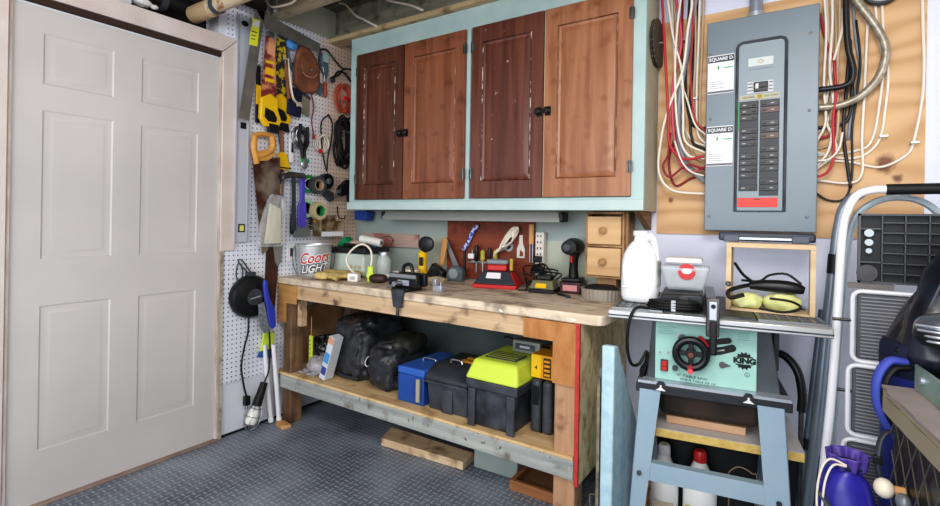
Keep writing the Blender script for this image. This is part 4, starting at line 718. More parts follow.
# lime toolbox
t = T('tool_box', 'tall black toolbox with bright lime green lid', 'toolbox', (-1.090, 1.995, ZS))
B().hexa([(-.108, -.155, 0), (.098, -.155, 0), (.098, .155, 0), (-.108, .155, 0)], [(-.118, -.165, .165), (.118, -.165, .165), (.118, .165, .165), (-.118, .165, .165)]).build('box_body', mat('tool_black', '#24272c', .5, c2='#4a4f58', scale=12), t, bevel=.006)
B().box(-.116, -.080, -.178, -.166, .0, .165).build('corner_post', M_char, t, bevel=.004); B().box(.078, .116, -.178, -.166, .0, .165).build('corner_post', M_char, t, bevel=.004); B().box(-.128, .128, -.178, .178, .1655, .205).build('rim', M_char, t, bevel=.006)
B().hexa([(-.134, -.184, .2055), (.134, -.184, .2055), (.134, .18, .2055), (-.134, .18, .2055)], [(-.108, -.145, .288), (.108, -.145, .288), (.108, .15, .288), (-.108, .15, .288)]).build('lid', M_lime, t, bevel=.014, seg=3)
B().box(-.078, .078, -.10, .01, .2885, .293).build('lid_handle', M_char, t, bevel=.003)
for k in range(4): B().box(-.07, .07, -.092+k*.026, -.082+k*.026, .2932, .2945).build('rib', mat('rib_olive', '#8f9a3a', .5), t)
# case, amber box, grey tool
t = T('power_tool_case', 'upright black moulded case at the right end of the shelf', 'case', (-.902, 2.07, ZS))
B().box(-.050, -.003, -.155, .155, .0, .225).box(.003, .050, -.155, .155, 0, .225).build('case_shell', M_char, t, bevel=.018, seg=4); B().box(-.003, .003, -.150, .150, .004, .221).build('seam', M_black, t)
B().box(-.035, -.008, -.159, -.154, .12, .20).build('latch', M_black, t, bevel=.002)
t = T('small_carton', 'yellow and orange carton standing on the black case', 'box', (-.902, 2.04, ZS+.2265), .0)
B().box(-.057, .052, -.10, .09, 0, .100).build('carton', mat('carton_orange', '#dd981c', .5), t, bevel=.002); B().box(-.0565, -.012, -.1015, -.1002, .002, .098).build('yellow_panel', M_yel, t)
B().box(.0, .035, -.1015, -.1002, .008, .09).build('print_panel', mat('print_brown', '#3c2a14', .5), t); 
for k in range(4): B().box(.004, .030, -.1024, -.1016, .014+k*.019, .024+k*.019).build('print_mark', mat('carton_orange', ''), t)
B().prism([(-.04, .045), (-.03, .055), (-.03, .035)], -.1022, -.1016).build('arrow', M_black, t)
t = T('metal_stapler', 'grey metal tool body lying on the lime toolbox lid', 'tool', (-1.03, 2.06, ZS+.2945)); B().box(-.07, .07, -.035, .035, 0, .058).build('body', mat('stapler', '#8a8c86', .4, .4), t, bevel=.006); B().box(-.055, .045, -.0365, -.0352, .016, .044).build('recess', M_char, t); B().tube([(-.068, -.02, .05), (-.10, -.02, .062), (-.12, -.02, .055)], .005, 6).cyl((.07, 0, .03), (.10, 0, .03), .010).build('lever', M_black, t); B().box(-.03, .02, -.038, -.0367, .025, .035).build('slot', M_alu, t)
# left end of the shelf
t = T('plywood_piece', 'brown plywood piece standing against the pegboard at the left end of the shelf', 'board', (-2.546, 2.12, ZS), PI/2); B().prism([(-.21, 0), (.17, 0), (.17, .36), (.0, .36), (-.21, .33)], -.010, .006).build('panel', mat('brown_ply', '#8d6a4b', .7, c2='#a98461', scale=6), t)
t = T('wood_round', 'pale rounded piece of wood leaning on the brown board', 'wood', (-2.27, 2.12, ZS+.014)); B().ell((0, 0, .10), (.052, .012, .10), e=.9).build('paddle', mat('pale_round', '#c0936e', .6), t); B().tube([(0, 0, .02), (0, -.01, .0)], .012, 8).build('neck', M_tan, t)
t = T('mesh_basket', 'black patterned mesh basket behind the lime tape', 'basket', (-2.425, 2.10, ZS)); B().lathe([(.06, 0), (.085, .0), (.10, .15), (.094, .15), (.08, .006), (.06, .006)], seg=28).build('basket', mat('mesh_pattern', '#1d1d20', .6, c2='#8f8f93', scale=52, lo=.52, hi=.6), t); B().tube([(.10*math.cos(a*PI/8), .10*math.sin(a*PI/8), .15) for a in range(16)], .005, 6, 1, closed=True).build('rim', M_black, t)
t = T('tape_ruler', 'lime green strip standing upright by the left bench leg', 'strip', (-2.40, 1.93, ZS)); B().box(-.016, .016, -.002, .002, 0, .20).build('strip_body', M_lime, t); B().cyl((0, 0, .20), (.002, 0, .31), .002).build('rod', M_tan, t); 
for k in range(7): B().box(-.016, .0, -.0028, -.0021, .02+k*.025, .023+k*.025).build('tick_mark', M_black, t)
t = T('plastic_bag', 'crumpled grey translucent plastic bag on the left end of the shelf', 'bag', (-2.315, 1.93, ZS)); pb = mat('grey_film', '#a8a5ac', .25, alpha=.75, c2='#c9c7ce', scale=20)
B().ell((0.0, 0, .045), (.075, .06, .045), seg=36, rings=18, wr=.016, ws=22, seed=3, cut=-.044).build('bag_bulk', pb, t, smooth=60)
B().sheet(lambda u, v: (-.095+.15*u, -.09+.10*v, .006+.020*abs(noise.noise(Vector((u*5, v*5, 1))))+.01*v), 14, 10).build('bag_flap', pb, t, solid=.001)
t = T('printed_carton', 'white and blue printed box leaning against the big black bag', 'box', (-2.185, 1.862, ZS+.010), rot=(0, .33, 0)); B().box(-.022, .022, -.032, .032, .0, .255).build('carton', mat('carton_white', '#cfd5de', .5), t, bevel=.002)
B().box(-.018, .018, -.0335, -.0322, .03, .075).build('blue_print', mat('print_blue', '#3e4f96', .5), t); B().box(-.018, .018, -.0335, -.0322, .10, .16).build('pale_print', M_lblue, t); B().box(-.0215, .0215, -.0335, -.0322, .215, .252).build('orange_print', mat('peach', '#cfa084', .5), t)

# ================================================================== FLOOR UNDER THE BENCH
t = tag(B().prism([(-1.866, 2.06), (-1.325, 2.065), (-1.318, 1.955), (-1.815, 1.92)], .001, .041, 'xy').build('wood_plank', wood('plank_pale', '#c8ab88', '#dcc3a2', 'x', dark='#8e6d50'), bevel=.003), 'pale sawn plank lying on the floor under the bench', 'plank')
t = T('grey_box', 'light grey green box on the floor under the middle of the bench', 'box', (-1.17, 2.13, .001), .05); B().box(-.13, .10, -.11, .15, 0, .11).build('box_body', mat('grey_box', '#9aa6a2', .5, c2='#8c9894', scale=6), t, bevel=.004); B().box(-.134, .104, -.114, .154, .111, .125).build('lid', mat('grey_box', ''), t, bevel=.003)
t = T('wooden_tray', 'reddish brown wooden frame lying on the floor beside the right bench leg', 'frame', (-.935, 2.10, .001), .02); mt = wood('tray_wood', '#8b5a38', '#a8744a', 'x')
B().box(-.125, .115, -.16, -.14, .0, .045).build('front_rail', mt, t, bevel=.002); B().box(-.125, .115, .14, .16, 0, .045).build('back_rail', mt, t, bevel=.002); B().box(-.125, -.105, -.139, .139, 0, .045).build('side_rail', mt, t, bevel=.002); B().box(.095, .115, -.139, .139, 0, .045).build('side_rail', mt, t, bevel=.002); B().box(-.104, .094, -.139, .139, .008, .016).build('inner_panel', wood('tray_panel', '#7c5a3e', '#94704f', 'x'), t)
t = T('teal_tube', 'teal painted tube lying on the floor behind the right bench leg', 'tube', (0, 0, 0)); B().cyl((-.60, 1.80, .035), (-.66, 2.36, .06), .032).build('tube_body', mat('teal', '#4f9fb0', .5), t); B().cyl((-.5985, 1.79, .0345), (-.602, 1.82, .0355), .034).build('end_ring', mat('beige_ring', '#a8a08e', .6), t)
t = T('wire_rods', 'thin brown wires sticking out beside the end panel', 'wire', (0, 0, 0)); B().tube([(-.66, 1.86, .10), (-.62, 1.85, .075), (-.58, 1.84, .075)], .002, 5).tube([(-.67, 1.88, .13), (-.62, 1.87, .15), (-.585, 1.86, .16)], .002, 5).tube([(-.66, 1.86, .10), (-.665, 1.87, .12), (-.67, 1.88, .13)], .002, 5).build('rods', mat('twine', '#8c7a60', .7), t)
# foam slab
t = T('foam_board', 'pale blue triangular foam board standing between bench and table saw', 'foam board', (0, 0, 0))
B().prism([(1.655, .0), (2.015, .0), (2.015, .34), (1.70, .77), (1.655, .775)], -.555, -.512, 'yz').build('foam', mat('foam', '#b9d3dd', .7, c2='#a6c4d2', scale=30, bump=.3), t, bevel=.006)
t = T('metal_strip', 'thin dark upright metal strip standing left of the foam board', 'strip', (0, 0, 0)); B().box(-.570, -.560, 1.66, 1.69, .001, .66).build('strip_body', mat('strip_brown', '#5c5446', .6, c2='#8d8672', scale=30), t); B().cyl((-.565, 1.675, .66), (-.565, 1.675, .69), .003).build('tip', M_steel, t)

# ================================================================== TABLE SAW (rotated frame: x along the front, y to the wall)
sa = math.atan2(.160, .987)
S = T('table_saw', 'aqua fronted table saw on a blue grey metal stand', 'table saw', (-.559, 1.762, 0), sa)
M_cast = mat('cast_dark', '#3c3f42', .45, .5, c2='#5c5f61', scale=14); M_rail = mat('rail_silver', '#c8cacd', .28, .6); M_aqua = mat('saw_aqua', '#a9d2c8', .45, c2='#98c4bb', scale=3)
B().box(.175, .455, .0, .50, .862, .890).build('table_top', M_cast, S, bevel=.002)
def wing(x0, x1, nm):
    b = B(); b.box(x0, x1, .0, .018, .862, .890).box(x0, x1, .482, .50, .862, .890); n = 6
    b.box(x0, x0+.012, .018, .482, .862, .890).box(x1-.012, x1, .018, .482, .862, .890)
    for k in range(1, n): x = x0+(x1-x0)*k/n; b.box(x-.004, x+.004, .018, .482, .864, .889)
    for k in range(1, 9): y = .018+.464*k/9; b.box(x0+.012, x1-.012, y-.005, y+.005, .864, .8885)
    b.build(nm, mat('wing_metal', '#85888c', .35, .7), S)
wing(0, .172, 'table_wing'); wing(.458, .645, 'table_wing')
B().box(-.005, .338, -.034, -.002, .858, .886).build('fence_rail', M_rail, S, bevel=.003); B().box(.342, .650, -.040, -.002, .856, .884).build('fence_rail', M_rail, S, bevel=.003)
B().box(-.005, .338, -.0355, -.0342, .866, .871).box(.342, .650, -.0415, -.0402, .864, .869).build('rail_groove', M_char, S)
B().box(.308, .342, -.048, .44, .892, .935).build('rip_fence', mat('fence', '#7f8386', .35, .6), S, bevel=.003); B().box(.306, .345, -.066, -.049, .83, .955).build('fence_clamp', M_dsteel, S, bevel=.004); B().box(.314, .337, -.0745, -.067, .885, .945).build('fence_plate', M_alu, S, bevel=.002); B().box(.316, .338, -.082, -.067, .775, .88).build('fence_lever', M_black, S, bevel=.005)
B().cyl((.326, -.075, .93), (.326, -.080, .93), .007).build('bolt', M_black, S)
# cabinet of the saw
B().hexa([(.118, .062, .632), (.532, .062, .632), (.532, .44, .632), (.118, .44, .632)], [(.138, .062, .8615), (.500, .062, .8615), (.500, .44, .8615), (.138, .44, .8615)]).build('saw_body', mat('saw_body', '#3b4046', .45, c2='#565c62', scale=6), S, bevel=.004)
B().hexa([(.147, .054, .640), (.462, .054, .640), (.462, .0615, .640), (.147, .0615, .640)], [(.147, .054, .845), (.462, .054, .845), (.462, .0615, .845), (.147, .0615, .845)]).build('front_plate', M_aqua, S, bevel=.002)
def slot(pts, r, nm, z=.0535):
    B().tube([(x, z, y) for x, y in pts], r, 8, flat=1).build(nm, M_black, S)
b = B(); 
for (pts, r) in (([(.292, .786), (.33, .790), (.378, .800)], .010), ([(.310, .757), (.35, .762), (.388, .776)], .013)):
    q = catmull([(x, 0, y) for x, y in pts], 4); up = [(p.x, p.z+r) for p in q]; dn = [(p.x, p.z-r) for p in reversed(q)]; e1 = [(q[-1].x+r*math.sin(k*PI/6), q[-1].z+r*math.cos(k*PI/6)) for k in range(1, 6)]; e0 = [(q[0].x-r*math.sin(k*PI/6), q[0].z-r*math.cos(k*PI/6)) for k in range(1, 6)]; b.prism(up+e1+dn+e0, .0525, .0538)
b.build('bevel_slot', M_black, S)
B().tube([(.326, .045, .758), (.345, .043, .763), (.366, .045, .768)], .006, 8).build('rack_gear', M_dsteel, S)
# handwheel
b = B(); b.tube([(.263+.047*math.cos(a*PI/12), .018, .750+.047*math.sin(a*PI/12)) for a in range(24)], .013, 10, 1, closed=True)
b.box(.255, .271, .012, .024, .703, .797); b.box(.216, .310, .012, .024, .742, .758); b.build('hand_wheel', M_black, S, bevel=.002)
B().cyl((.263, .054, .750), (.263, .004, .750), .016).build('wheel_hub', M_black, S); B().cyl((.263, .0035, .750), (.263, -.004, .750), .009).build('hub_bolt', mat('rust', '#6a4232', .6), S)
B().tube([(.262, .010, .705), (.262, -.014, .702), (.262, -.030, .702)], .009, 10).build('crank_knob', mat('red_pink', '#d2555a', .4), S)
B().cyl((.235, .054, .792), (.235, .030, .792), .014).build('lock_collar', M_dsteel, S); B().tube([(.290, .046, .80), (.300, .03, .792), (.312, .02, .778)], .010, 8).build('red_lever', M_red, S)
B().box(.166, .190, .044, .0538, .672, .712).build('switch_box', M_char, S, bevel=.002); B().box(.169, .187, .034, .0435, .692, .709).box(.169, .187, .038, .0435, .675, .690).build('switch_paddle', M_red, S, bevel=.002)
B().cyl((.213, .054, .687), (.213, .042, .687), .009).build('reset_button', M_dsteel, S)
for (x, z) in ((.163, .735), (.190, .737), (.22, .80)): B().cyl((x, .054, z), (x, .050, z), .0045).build('screw', M_steel, S)
B().cyl((.360, .054, .717), (.360, .046, .717), .010).prism([(.355, .706), (.385, .717), (.355, .727)], .047, .0535).build('pointer', M_dsteel, S)
# emblem: toothed ring with word
b = B(); n = 14; pts = []
for k in range(n*4):
    a = 2*PI*k/(n*4); r = .029 if (k % 4) in (0, 1) else .0245; pts.append((.425+r*math.cos(a), .738+r*math.sin(a)))
B().prism(pts, .0526, .0538).build('gear_emblem', M_black, S); 
B().box(.394, .458, .0516, .0525, .727, .749).build('emblem_band', M_aqua, S)
text('emblem_word', 'KING', M_black, S, (.426, .0512, .738), FR, .024, offset=.0016, sx=1.15)
B().tube([(.434+.007*math.cos(a*PI/6), .0532, .693+.007*math.sin(a*PI/6)) for a in range(12)], .0008, 4, 1, closed=True).build('approval_mark', M_char, S); text('approval_letter', 'c', M_char, S, (.434, .0530, .693), FR, .010)
text('size_text', '10" TABLE SAW', M_char, S, (.213, .0530, .664), (PI/2, .05, 0), .012, align='LEFT', sx=1.25); text('model_text', 'SCIE À TABLE DE 10"', M_char, S, (.230, .0530, .650), (PI/2, .04, 0), .0095, align='LEFT', sx=1.3)
b = B()
for k in range(5): b.box(.155, .215-.006*(k % 3), .0532, .0538, .826-k*.006, .8275-k*.006)
b.build('fine_print', mat('print_green', '#6d9a90', .6), S); b = B()
for k in range(5): b.box(.405, .44-.004*(k % 2), .0532, .0538, .83-k*.006, .8315-k*.006)
b.build('fine_print', mat('print_green', ''), S)
# stand
M_stand = mat('stand_blue', '#9db2c0', .45, c2='#92a9b9', scale=4)
B().box(.088, .558, .012, .030, .600, .630).box(.088, .558, .45, .468, .600, .630).box(.088, .106, .030, .45, .600, .630).box(.540, .558, .030, .45, .600, .630).build('stand_frame', mat('frame_dark', '#2c3036', .45), S, bevel=.002)
B().box(.094, .555, .014, .062, .6305, .640).build('flange', M_alu, S)
for x in (.170, .435): B().prism([(x-.022, .613), (x+.022, .613), (x+.018, .628), (x+.008, .645), (x-.008, .645), (x-.018, .628)], .002, .0118).build('corner_bracket', mat('frame_dark', ''), S); B().prism([(x-.016, .616), (x+.016, .616), (x+.003, .626), (x+.003, .634), (x-.003, .634), (x-.003, .626)], -.002, .0018).build('bolt', M_white, S)
def leg(xt0, xt1, xb0, xb1, yt, yb, d):
    B().hexa([(xb0, yb, 0), (xb1, yb, 0), (xb1, yb+.004, 0), (xb0, yb+.004, 0)], [(xt0, yt, .612), (xt1, yt, .612), (xt1, yt+.004, .612), (xt0, yt+.004, .612)]).hexa([(xb0 if d < 0 else xb1-.004, yb, 0), (xb0+.004 if d < 0 else xb1, yb, 0), (xb0+.004 if d < 0 else xb1, yb+.045, 0), (xb0 if d < 0 else xb1-.004, yb+.045, 0)], [(xt0 if d < 0 else xt1-.004, yt, .612), (xt0+.004 if d < 0 else xt1, yt, .612), (xt0+.004 if d < 0 else xt1, yt+.045, .612), (xt0 if d < 0 else xt1-.004, yt+.045, .612)]).build('leg', M_stand, S, bevel=.001)
leg(.100, .170, .060, .104, .006, -.012, -1); leg(.460, .536, .510, .575, .006, -.012, 1)
leg(.100, .170, .060, .104, .44, .47, -1); leg(.460, .536, .510, .575, .44, .47, 1)
B().hexa([(.108, -.0005, .300), (.520, -.0005, .300), (.520, .003, .300), (.108, .003, .300)], [(.110, .0005, .362), (.512, .0005, .362), (.512, .004, .362), (.110, .004, .362)]).box(.112, .510, .003, .03, .358, .362).build('crossbar', M_stand, S)
B().box(.108, .515, .458, .462, .300, .362).build('crossbar', M_stand, S); B().box(.092, .096, .03, .45, .300, .362).build('side_bar', M_stand, S); B().box(.52, .524, .03, .45, .300, .362).build('side_bar', M_stand, S)
B().box(.102, .108, .03, .45, .415, .432).box(.514, .520, .03, .45, .415, .432).build('shelf_lug', M_stand, S)
for (x, z) in ((.105, .322), (.522, .318)): B().cyl((x, -.006, z), (x, -.012, z), .008).build('bolt', M_dsteel, S)
B().box(.16, .48, .10, .40, .50, .598).build('motor_shroud', mat('dust_black', '#2a2522', .7, c2='#4a3a30', scale=7), S, bevel=.02)
B().tube([(.50, .30, .70), (.560, .28, .725), (.605, .25, .68), (.620, .24, .60), (.618, .24, .54)], .014, 12).build('bent_handle', M_black, S); B().cyl((.618, .24, .54), (.618, .24, .0), .008).build('handle_rod', M_dsteel, S)
B().box(.515, .533, .12, .42, .70, .84).build('side_cover', M_char, S, bevel=.004)
def SW(x, y, z=0):
    c, s = math.cos(sa), math.sin(sa); return (-.559+x*c-y*s, 1.762+x*s+y*c, z)
def ST(name, label, cat, x, y, z, r=0, group=None): return T(name, label, cat, SW(x, y, z), sa+r, group)
# cord of the saw
B().tube([(.13, -.010, .897), (.09, -.046, .900), (.068, -.052, .85), (.062, -.035, .76), (.075, -.02, .70), (.10, .0, .70), (.12, .02, .74), (.118, .035, .70), (.10, .045, .66), (.112, .05, .60)], .0055, 8).build('power_cord', M_rubber, S)
# shelf board under the saw
t = ST('shelf_board', 'white faced board with yellow front edge laid across the saw stand', 'board', .155, .06, .433)
B().box(-.04, .445, .0, .34, .0, .028).build('core', mat('chip_yellow', '#d3b870', .7, c2='#bfa35c', scale=40), t, bevel=.002); B().box(-.04, .445, .001, .34, .0285, .031).build('white_face', mat('laminate', '#b9b5b4', .4), t)
t = ST('wood_block', 'pinkish tan plank lying on the white faced board', 'wood', .315, .17, .4645, -.02); B().box(-.13, .125, -.05, .06, .0, .028).build('plank', wood('pink_plank', '#b8906e', '#cba888', 'x'), t, bevel=.003); B().box(-.125, .12, .061, .08, .0, .02).build('rear_strip', wood('pink_plank', ''), t, bevel=.002)
# bottles below
def bottle(x, y, lab, capm, h=.33, r=.055, col_='bottle_white'):
    t = ST('spray_bottle', lab, 'bottle', x, y, .001)
    B().lathe([(0, 0), (r, .002), (r, h*.55), (r*.8, h*.72), (.022, h*.88), (.020, h*.90), (0, h*.90)], seg=24).build('bottle_body', mat(col_, '#f2f2f2', .35), t); B().lathe([(0, h), (.018, h), (.023, h-.01), (.023, h*.885), (.020, h*.88)], seg=20).build('cap', capm, t)
    return t
t = bottle(.175, .22, 'white bottle with white cap behind the stand crossbar', M_white, .345, .052, 'bottle_white'); B().box(-.035, .035, -.054, -.0525, .05, .15).build('bottle_label', mat('beige_label', '#c9b9a6', .6), t)
t = bottle(.30, .22, 'white bottle with bright red cap behind the stand crossbar', M_red, .345, .058, 'bottle_white'); B().prism([(-.05, .05), (-.02, .05), (-.03, .16), (-.05, .16)], -.060, -.0585).build('yellow_patch', mat('yellow_lime', '#d2cf3a', .5), t)
t = ST('paper_canister', 'brown patterned cylinder standing behind the left stand leg', 'canister', .105, .13, .001); B().lathe([(0, 0), (.028, 0), (.028, .26), (0, .26)], seg=20).build('tube_body', mat('kraft', '#a4784c', .6, c2='#6e4428', scale=18, lo=.5, hi=.56), t); B().lathe([(.0285, .20), (.030, .20), (.030, .215), (.0285, .215)], seg=20).build('band', M_leather, t)
t = ST('black_bin', 'black plastic bin on the floor at the back of the saw stand', 'bin', .32, .36, .001); B().hexa([(-.16, -.05, 0), (.16, -.05, 0), (.16, .06, 0), (-.16, .06, 0)], [(-.18, -.06, .38), (.18, -.06, .38), (.18, .07, .38), (-.18, .07, .38)]).build('bin_body', M_black, t, bevel=.006); B().tube([(-.185, -.065, .38), (.185, -.065, .38), (.185, .075, .38), (-.185, .075, .38)], .006, 6, 1, closed=True).build('rim', M_rubber, t)
t = ST('wire_hoop', 'thin pale wire hoop behind the crossbar right of the red capped bottle', 'wire', .42, .12, .0); B().tube([(-.03, 0, .30), (-.03, 0, .33), (.0, 0, .355), (.04, 0, .34), (.055, 0, .31), (.055, 0, .002)], .002, 5).tube([(-.03, 0, .30), (-.03, 0, .002)], .002, 5, 1).build('wire', mat('twine', ''), t)

# ---- things on the saw
ZW = .8905
t = ST('plastic_jug', 'large white plastic jug with handle standing on the left end of the saw', 'jug', .080, .185, ZW+.0005, -.12)
def jx(z):  # half width
    return .073 if z < .17 else .073-(z-.17)*.42
b = B(); n = 28; prof = [(0, .062, .045), (.004, .068, .050), (.02, .074, .054), (.08, .075, .055), (.15, .073, .054), (.18, .066, .050), (.205, .052, .042), (.225, .036, .034), (.232, .026, .026), (.250, .024, .024)]
vs = []
for (z, a, c) in [(z, a*.93, c*.9) for z, a, c in prof]:
    for k in range(n):
        th = 2*PI*k/n; sp = lambda v: math.copysign(abs(v)**.7, v); vs.append((sp(math.cos(th))*a-.0, sp(math.sin(th))*c, z))
b.add(vs, [(i*n+k, i*n+(k+1) % n, (i+1)*n+(k+1) % n, (i+1)*n+k) for i in range(len(prof)-1) for k in range(n)]+[tuple(range(n)), tuple((len(prof)-1)*n+k for k in range(n))])
b.build('jug_body', mat('jug_white', '#e6e8ec', .35), t, smooth=50)
B().lathe([(.027, .250), (.029, .252), (.029, .270), (.0, .272)], seg=20).build('screw_cap', M_white, t); B().tube([(.020, .0, .238), (.036, .0, .252), (.050, .0, .225), (.060, .0, .16)], .011, 10).build('jug_handle', mat('jug_white', ''), t)
B().tube([(-.045, -.047, .065), (-.052, -.045, .13), (-.025, -.042, .180), (.02, -.042, .180), (.042, -.045, .13), (.035, -.048, .065)], .004, 8).build('embossed_arch', mat('jug_white', ''), t); B().box(-.054, -.034, -.053, -.046, .055, .062).box(.026, .046, -.053, -.046, .055, .062).build('embossed_foot', mat('jug_white', ''), t)
B().box(.0672, .0690, -.03, .035, .06, .155).build('paper_label', mat('label_grey', '#7b837a', .6, c2='#c3c4bd', scale=40), t)
# black case and plastic tub
t = ST('tool_case', 'black plastic tool case lying on the saw under the clear tub', 'case', .236, .20, ZW+.0005, .0)
B().prism([(-.078, .0), (.064, .0), (.066, .03), (.062, .050), (-.074, .046), (-.081, .022)], -.10, .14).build('case_shell', mat('case_black', '#222428', .4, c2='#3a3d42', scale=12), t, bevel=.008)
B().tube([(-.05, -.115, .018), (-.03, -.135, .022), (.03, -.135, .022), (.05, -.115, .018)], .007, 8).build('case_handle', M_black, t); B().box(-.015, .015, -.118, -.1105, .018, .042).build('latch', M_char, t, bevel=.003)
t = ST('coiled_cable', 'short coiled black cable on the front of the saw table before the case', 'cable', .205, .045, ZW+.001); 
for k in range(3): B().tube([(-.085+k*.004, .0, .008+k*.009), (-.03, -.035, .008+k*.009), (.05, -.035, .01+k*.009), (.085-k*.003, .0, .008+k*.009), (.04, .022, .01+k*.009), (-.04, .022, .008+k*.009)], .0055, 8, 4, closed=True).build('loop', M_rubber, t)
B().box(-.006, .008, -.044, -.030, .0, .036).build('tie', M_steel, t)
t = ST('plastic_tub', 'clear plastic tub with white lid and red label on the black case', 'tub', .238, .22, ZW+.052, -.04)
B().hexa([(-.062, -.042, 0), (.062, -.042, 0), (.062, .042, 0), (-.062, .042, 0)], [(-.088, -.058, .092), (.088, -.058, .092), (.088, .058, .092), (-.088, .058, .092)]).build('tub_body', mat('tub_clear', '#d5dde2', .15, alpha=.5), t, bevel=.014, seg=3)
B().hexa([(-.066, -.060, .101), (.060, -.060, .101), (.060, .056, .101), (-.066, .056, .101)], [(-.066, -.060, .122), (.060, -.060, .122), (.060, .056, .122), (-.066, .056, .122)]).build('lid', M_white, t, bevel=.009, seg=3)
B().lathe([(.030, 0), (.030, -.0015)], (.008, -.0535, .072), 24, 'y').build('red_label', mat('tub_red', '#c4383f', .5), t); B().prism([(.008+.017*math.cos(a*PI/8), .074+.010*math.sin(a*PI/8)) for a in range(16)], -.0565, -.0555).build('label_band', M_paper, t)
B().ell((.0, .0, .035), (.05, .035, .03), wr=.006, ws=50).build('contents', mat('tub_content', '#c9c9cf', .6), t)
# wooden frame box
fb = ST('wooden_box', 'open pale wooden box standing on the right half of the saw', 'box', .372, .150, ZW, -.14); M_fb = wood('frame_birch', '#c6aa84', '#d9c3a0', 'x')
B().box(.0, .262, .0, .095, .221, .237).build('top_board', M_fb, fb, bevel=.001); B().box(.0, .016, .0, .095, .0, .2205).build('side_board', M_fb, fb, bevel=.001); B().box(.246, .262, .0, .095, .0, .2205).build('side_board', M_fb, fb, bevel=.001); B().box(.0165, .2455, .0, .095, .0, .008).build('bottom_board', M_fb, fb)
B().lathe([(.006, 0), (.009, -.006), (.005, -.012)], (.008, 0, .092), 12, 'y').build('small_knob', M_dsteel, fb)
fo = ST('foam_pad', 'crumpled pale yellow foam in two lumps inside the wooden box', 'foam', .504, .190, ZW+.0100, -.14); mf = mat('yellow_foam', '#e8eab0', .8, c2='#d9dc94', scale=16, bump=.5)
B().ell((-.060, -.02, .022), (.044, .034, .024), seg=30, rings=16, e=.8, wr=.010, ws=26, seed=11, cut=-.022).build('left_lump', mf, fo, smooth=180); B().ell((.044, -.02, .025), (.050, .036, .028), seg=34, rings=16, e=.8, wr=.012, ws=26, seed=4, cut=-.025).build('right_lump', mf, fo, smooth=180)
t = ST('heat_gun', 'black power tool with thick looped cord resting on the yellow foam', 'power tool', .505, .150, ZW+.092, -.10)
B().tube([(-.06, 0, -.004), (-.02, 0, .0), (.04, 0, .0), (.08, .0, -.004), (.10, .0, -.008)], lambda u: .012+.010*math.sin(u*PI), 14).build('tool_body', M_black, t)
B().tube([(-.06, 0, -.002), (-.09, -.03, -.008), (-.122, -.06, -.022), (-.115, -.07, -.042), (-.075, -.06, -.030)], .007, 10).tube([(-.05, .0, .01), (-.08, -.01, .035), (-.105, -.03, .075)], .005, 8).tube([(-.085, .015, .012), (-.03, .02, .012), (.0, .02, .035), (.05, .02, .042), (.092, .01, .012)], .004, 8).tube([(.0, -.055, -.036), (.06, -.060, -.040), (.085, -.085, -.055), (.04, -.11, -.070), (-.03, -.10, -.066)], .004, 8).build('tool_cord', M_rubber, t)
# dark plastic case on the frame
t = T('hanging_case', 'dark blue grey plastic case resting on the wooden frame under the breaker panel', 'case', (-.112, 2.262, 1.1275)); B().box(-.162, .162, -.035, .05, .0, .034).build('case_shell', mat('slate_case', '#474d5c', .4, c2='#3b404c', scale=10), t, bevel=.008, seg=3)
B().box(-.11, .11, -.0385, -.0355, .006, .014).build('ridge', M_alu, t)
for x in (-.115, .115): B().box(x-.028, x+.028, -.046, -.036, -.004, .024).build('latch', mat('slate_latch', '#5a6170', .4), t, bevel=.003)

# ================================================================== BREAKER PANEL
P = T('breaker_panel', 'large grey electrical breaker panel mounted on the plywood', 'breaker panel', (-.145, 2.33, 1.165)); M_pan = mat('panel_grey', '#76828b', .38, .1, c2='#6c7882', scale=2)
B().box(-.192, .192, .012, .087, .004, .883).build('enclosure', M_pan, P); B().box(-.198, .198, .0, .0118, 0, .887).build('cover', M_pan, P, bevel=.003)
def PX(x): return x+.145
def PZ(z): return z-1.165
b = B(); x0, x1, z0, z1 = PX(-.226), PX(-.054), PZ(1.247), PZ(1.942)
b.tube([(x0, -.005, z0), (x0, -.005, z1-.02), (x0+.006, -.005, z1-.006), (x0+.02, -.005, z1), (x1-.02, -.005, z1), (x1-.006, -.005, z1-.006), (x1, -.005, z1-.02), (x1, -.005, z0)], .006, 8, 1, closed=True); b.build('gasket', M_char, P)
B().box(x0+.004, x1-.004, -.004, -.0005, z0+.004, z1-.004).build('dead_front', mat('dead_front', '#87939b', .45, .1), P)
B().box(PX(-.186), PX(-.098), -.0052, -.0042, PZ(1.84), PZ(1.873)).build('rating_label', mat('rating', '#c9cfce', .5), P); B().box(PX(-.185), PX(-.10), -.0052, -.0042, PZ(1.826), PZ(1.830)).build('print_line', mat('grey_print', '#7e8792', .5), P)
B().tube([(PX(-.152), -.0054, PZ(1.857)), (PX(-.142), -.0054, PZ(1.864)), (PX(-.132), -.0054, PZ(1.857)), (PX(-.142), -.0054, PZ(1.85))], .0012, 4, 3, closed=True).build('round_emblem', mat('gold_print', '#b89a4a', .5), P)
B().box(PX(-.188), PX(-.096), -.008, -.0042, PZ(1.728), PZ(1.776)).build('main_frame', mat('main_white', '#c5c9cc', .5), P); mb = B().box(PX(-.165), PX(-.115), -.016, -.0082, PZ(1.732), PZ(1.772)).build('main_breaker', M_black, P, bevel=.002)
B().box(PX(-.143), PX(-.120), -.024, -.0165, PZ(1.748), PZ(1.758)).build('breaker_switch', M_char, mb); B().box(PX(-.158), PX(-.148), -.017, -.0162, PZ(1.745), PZ(1.765)).build('main_mark', M_paper, P)
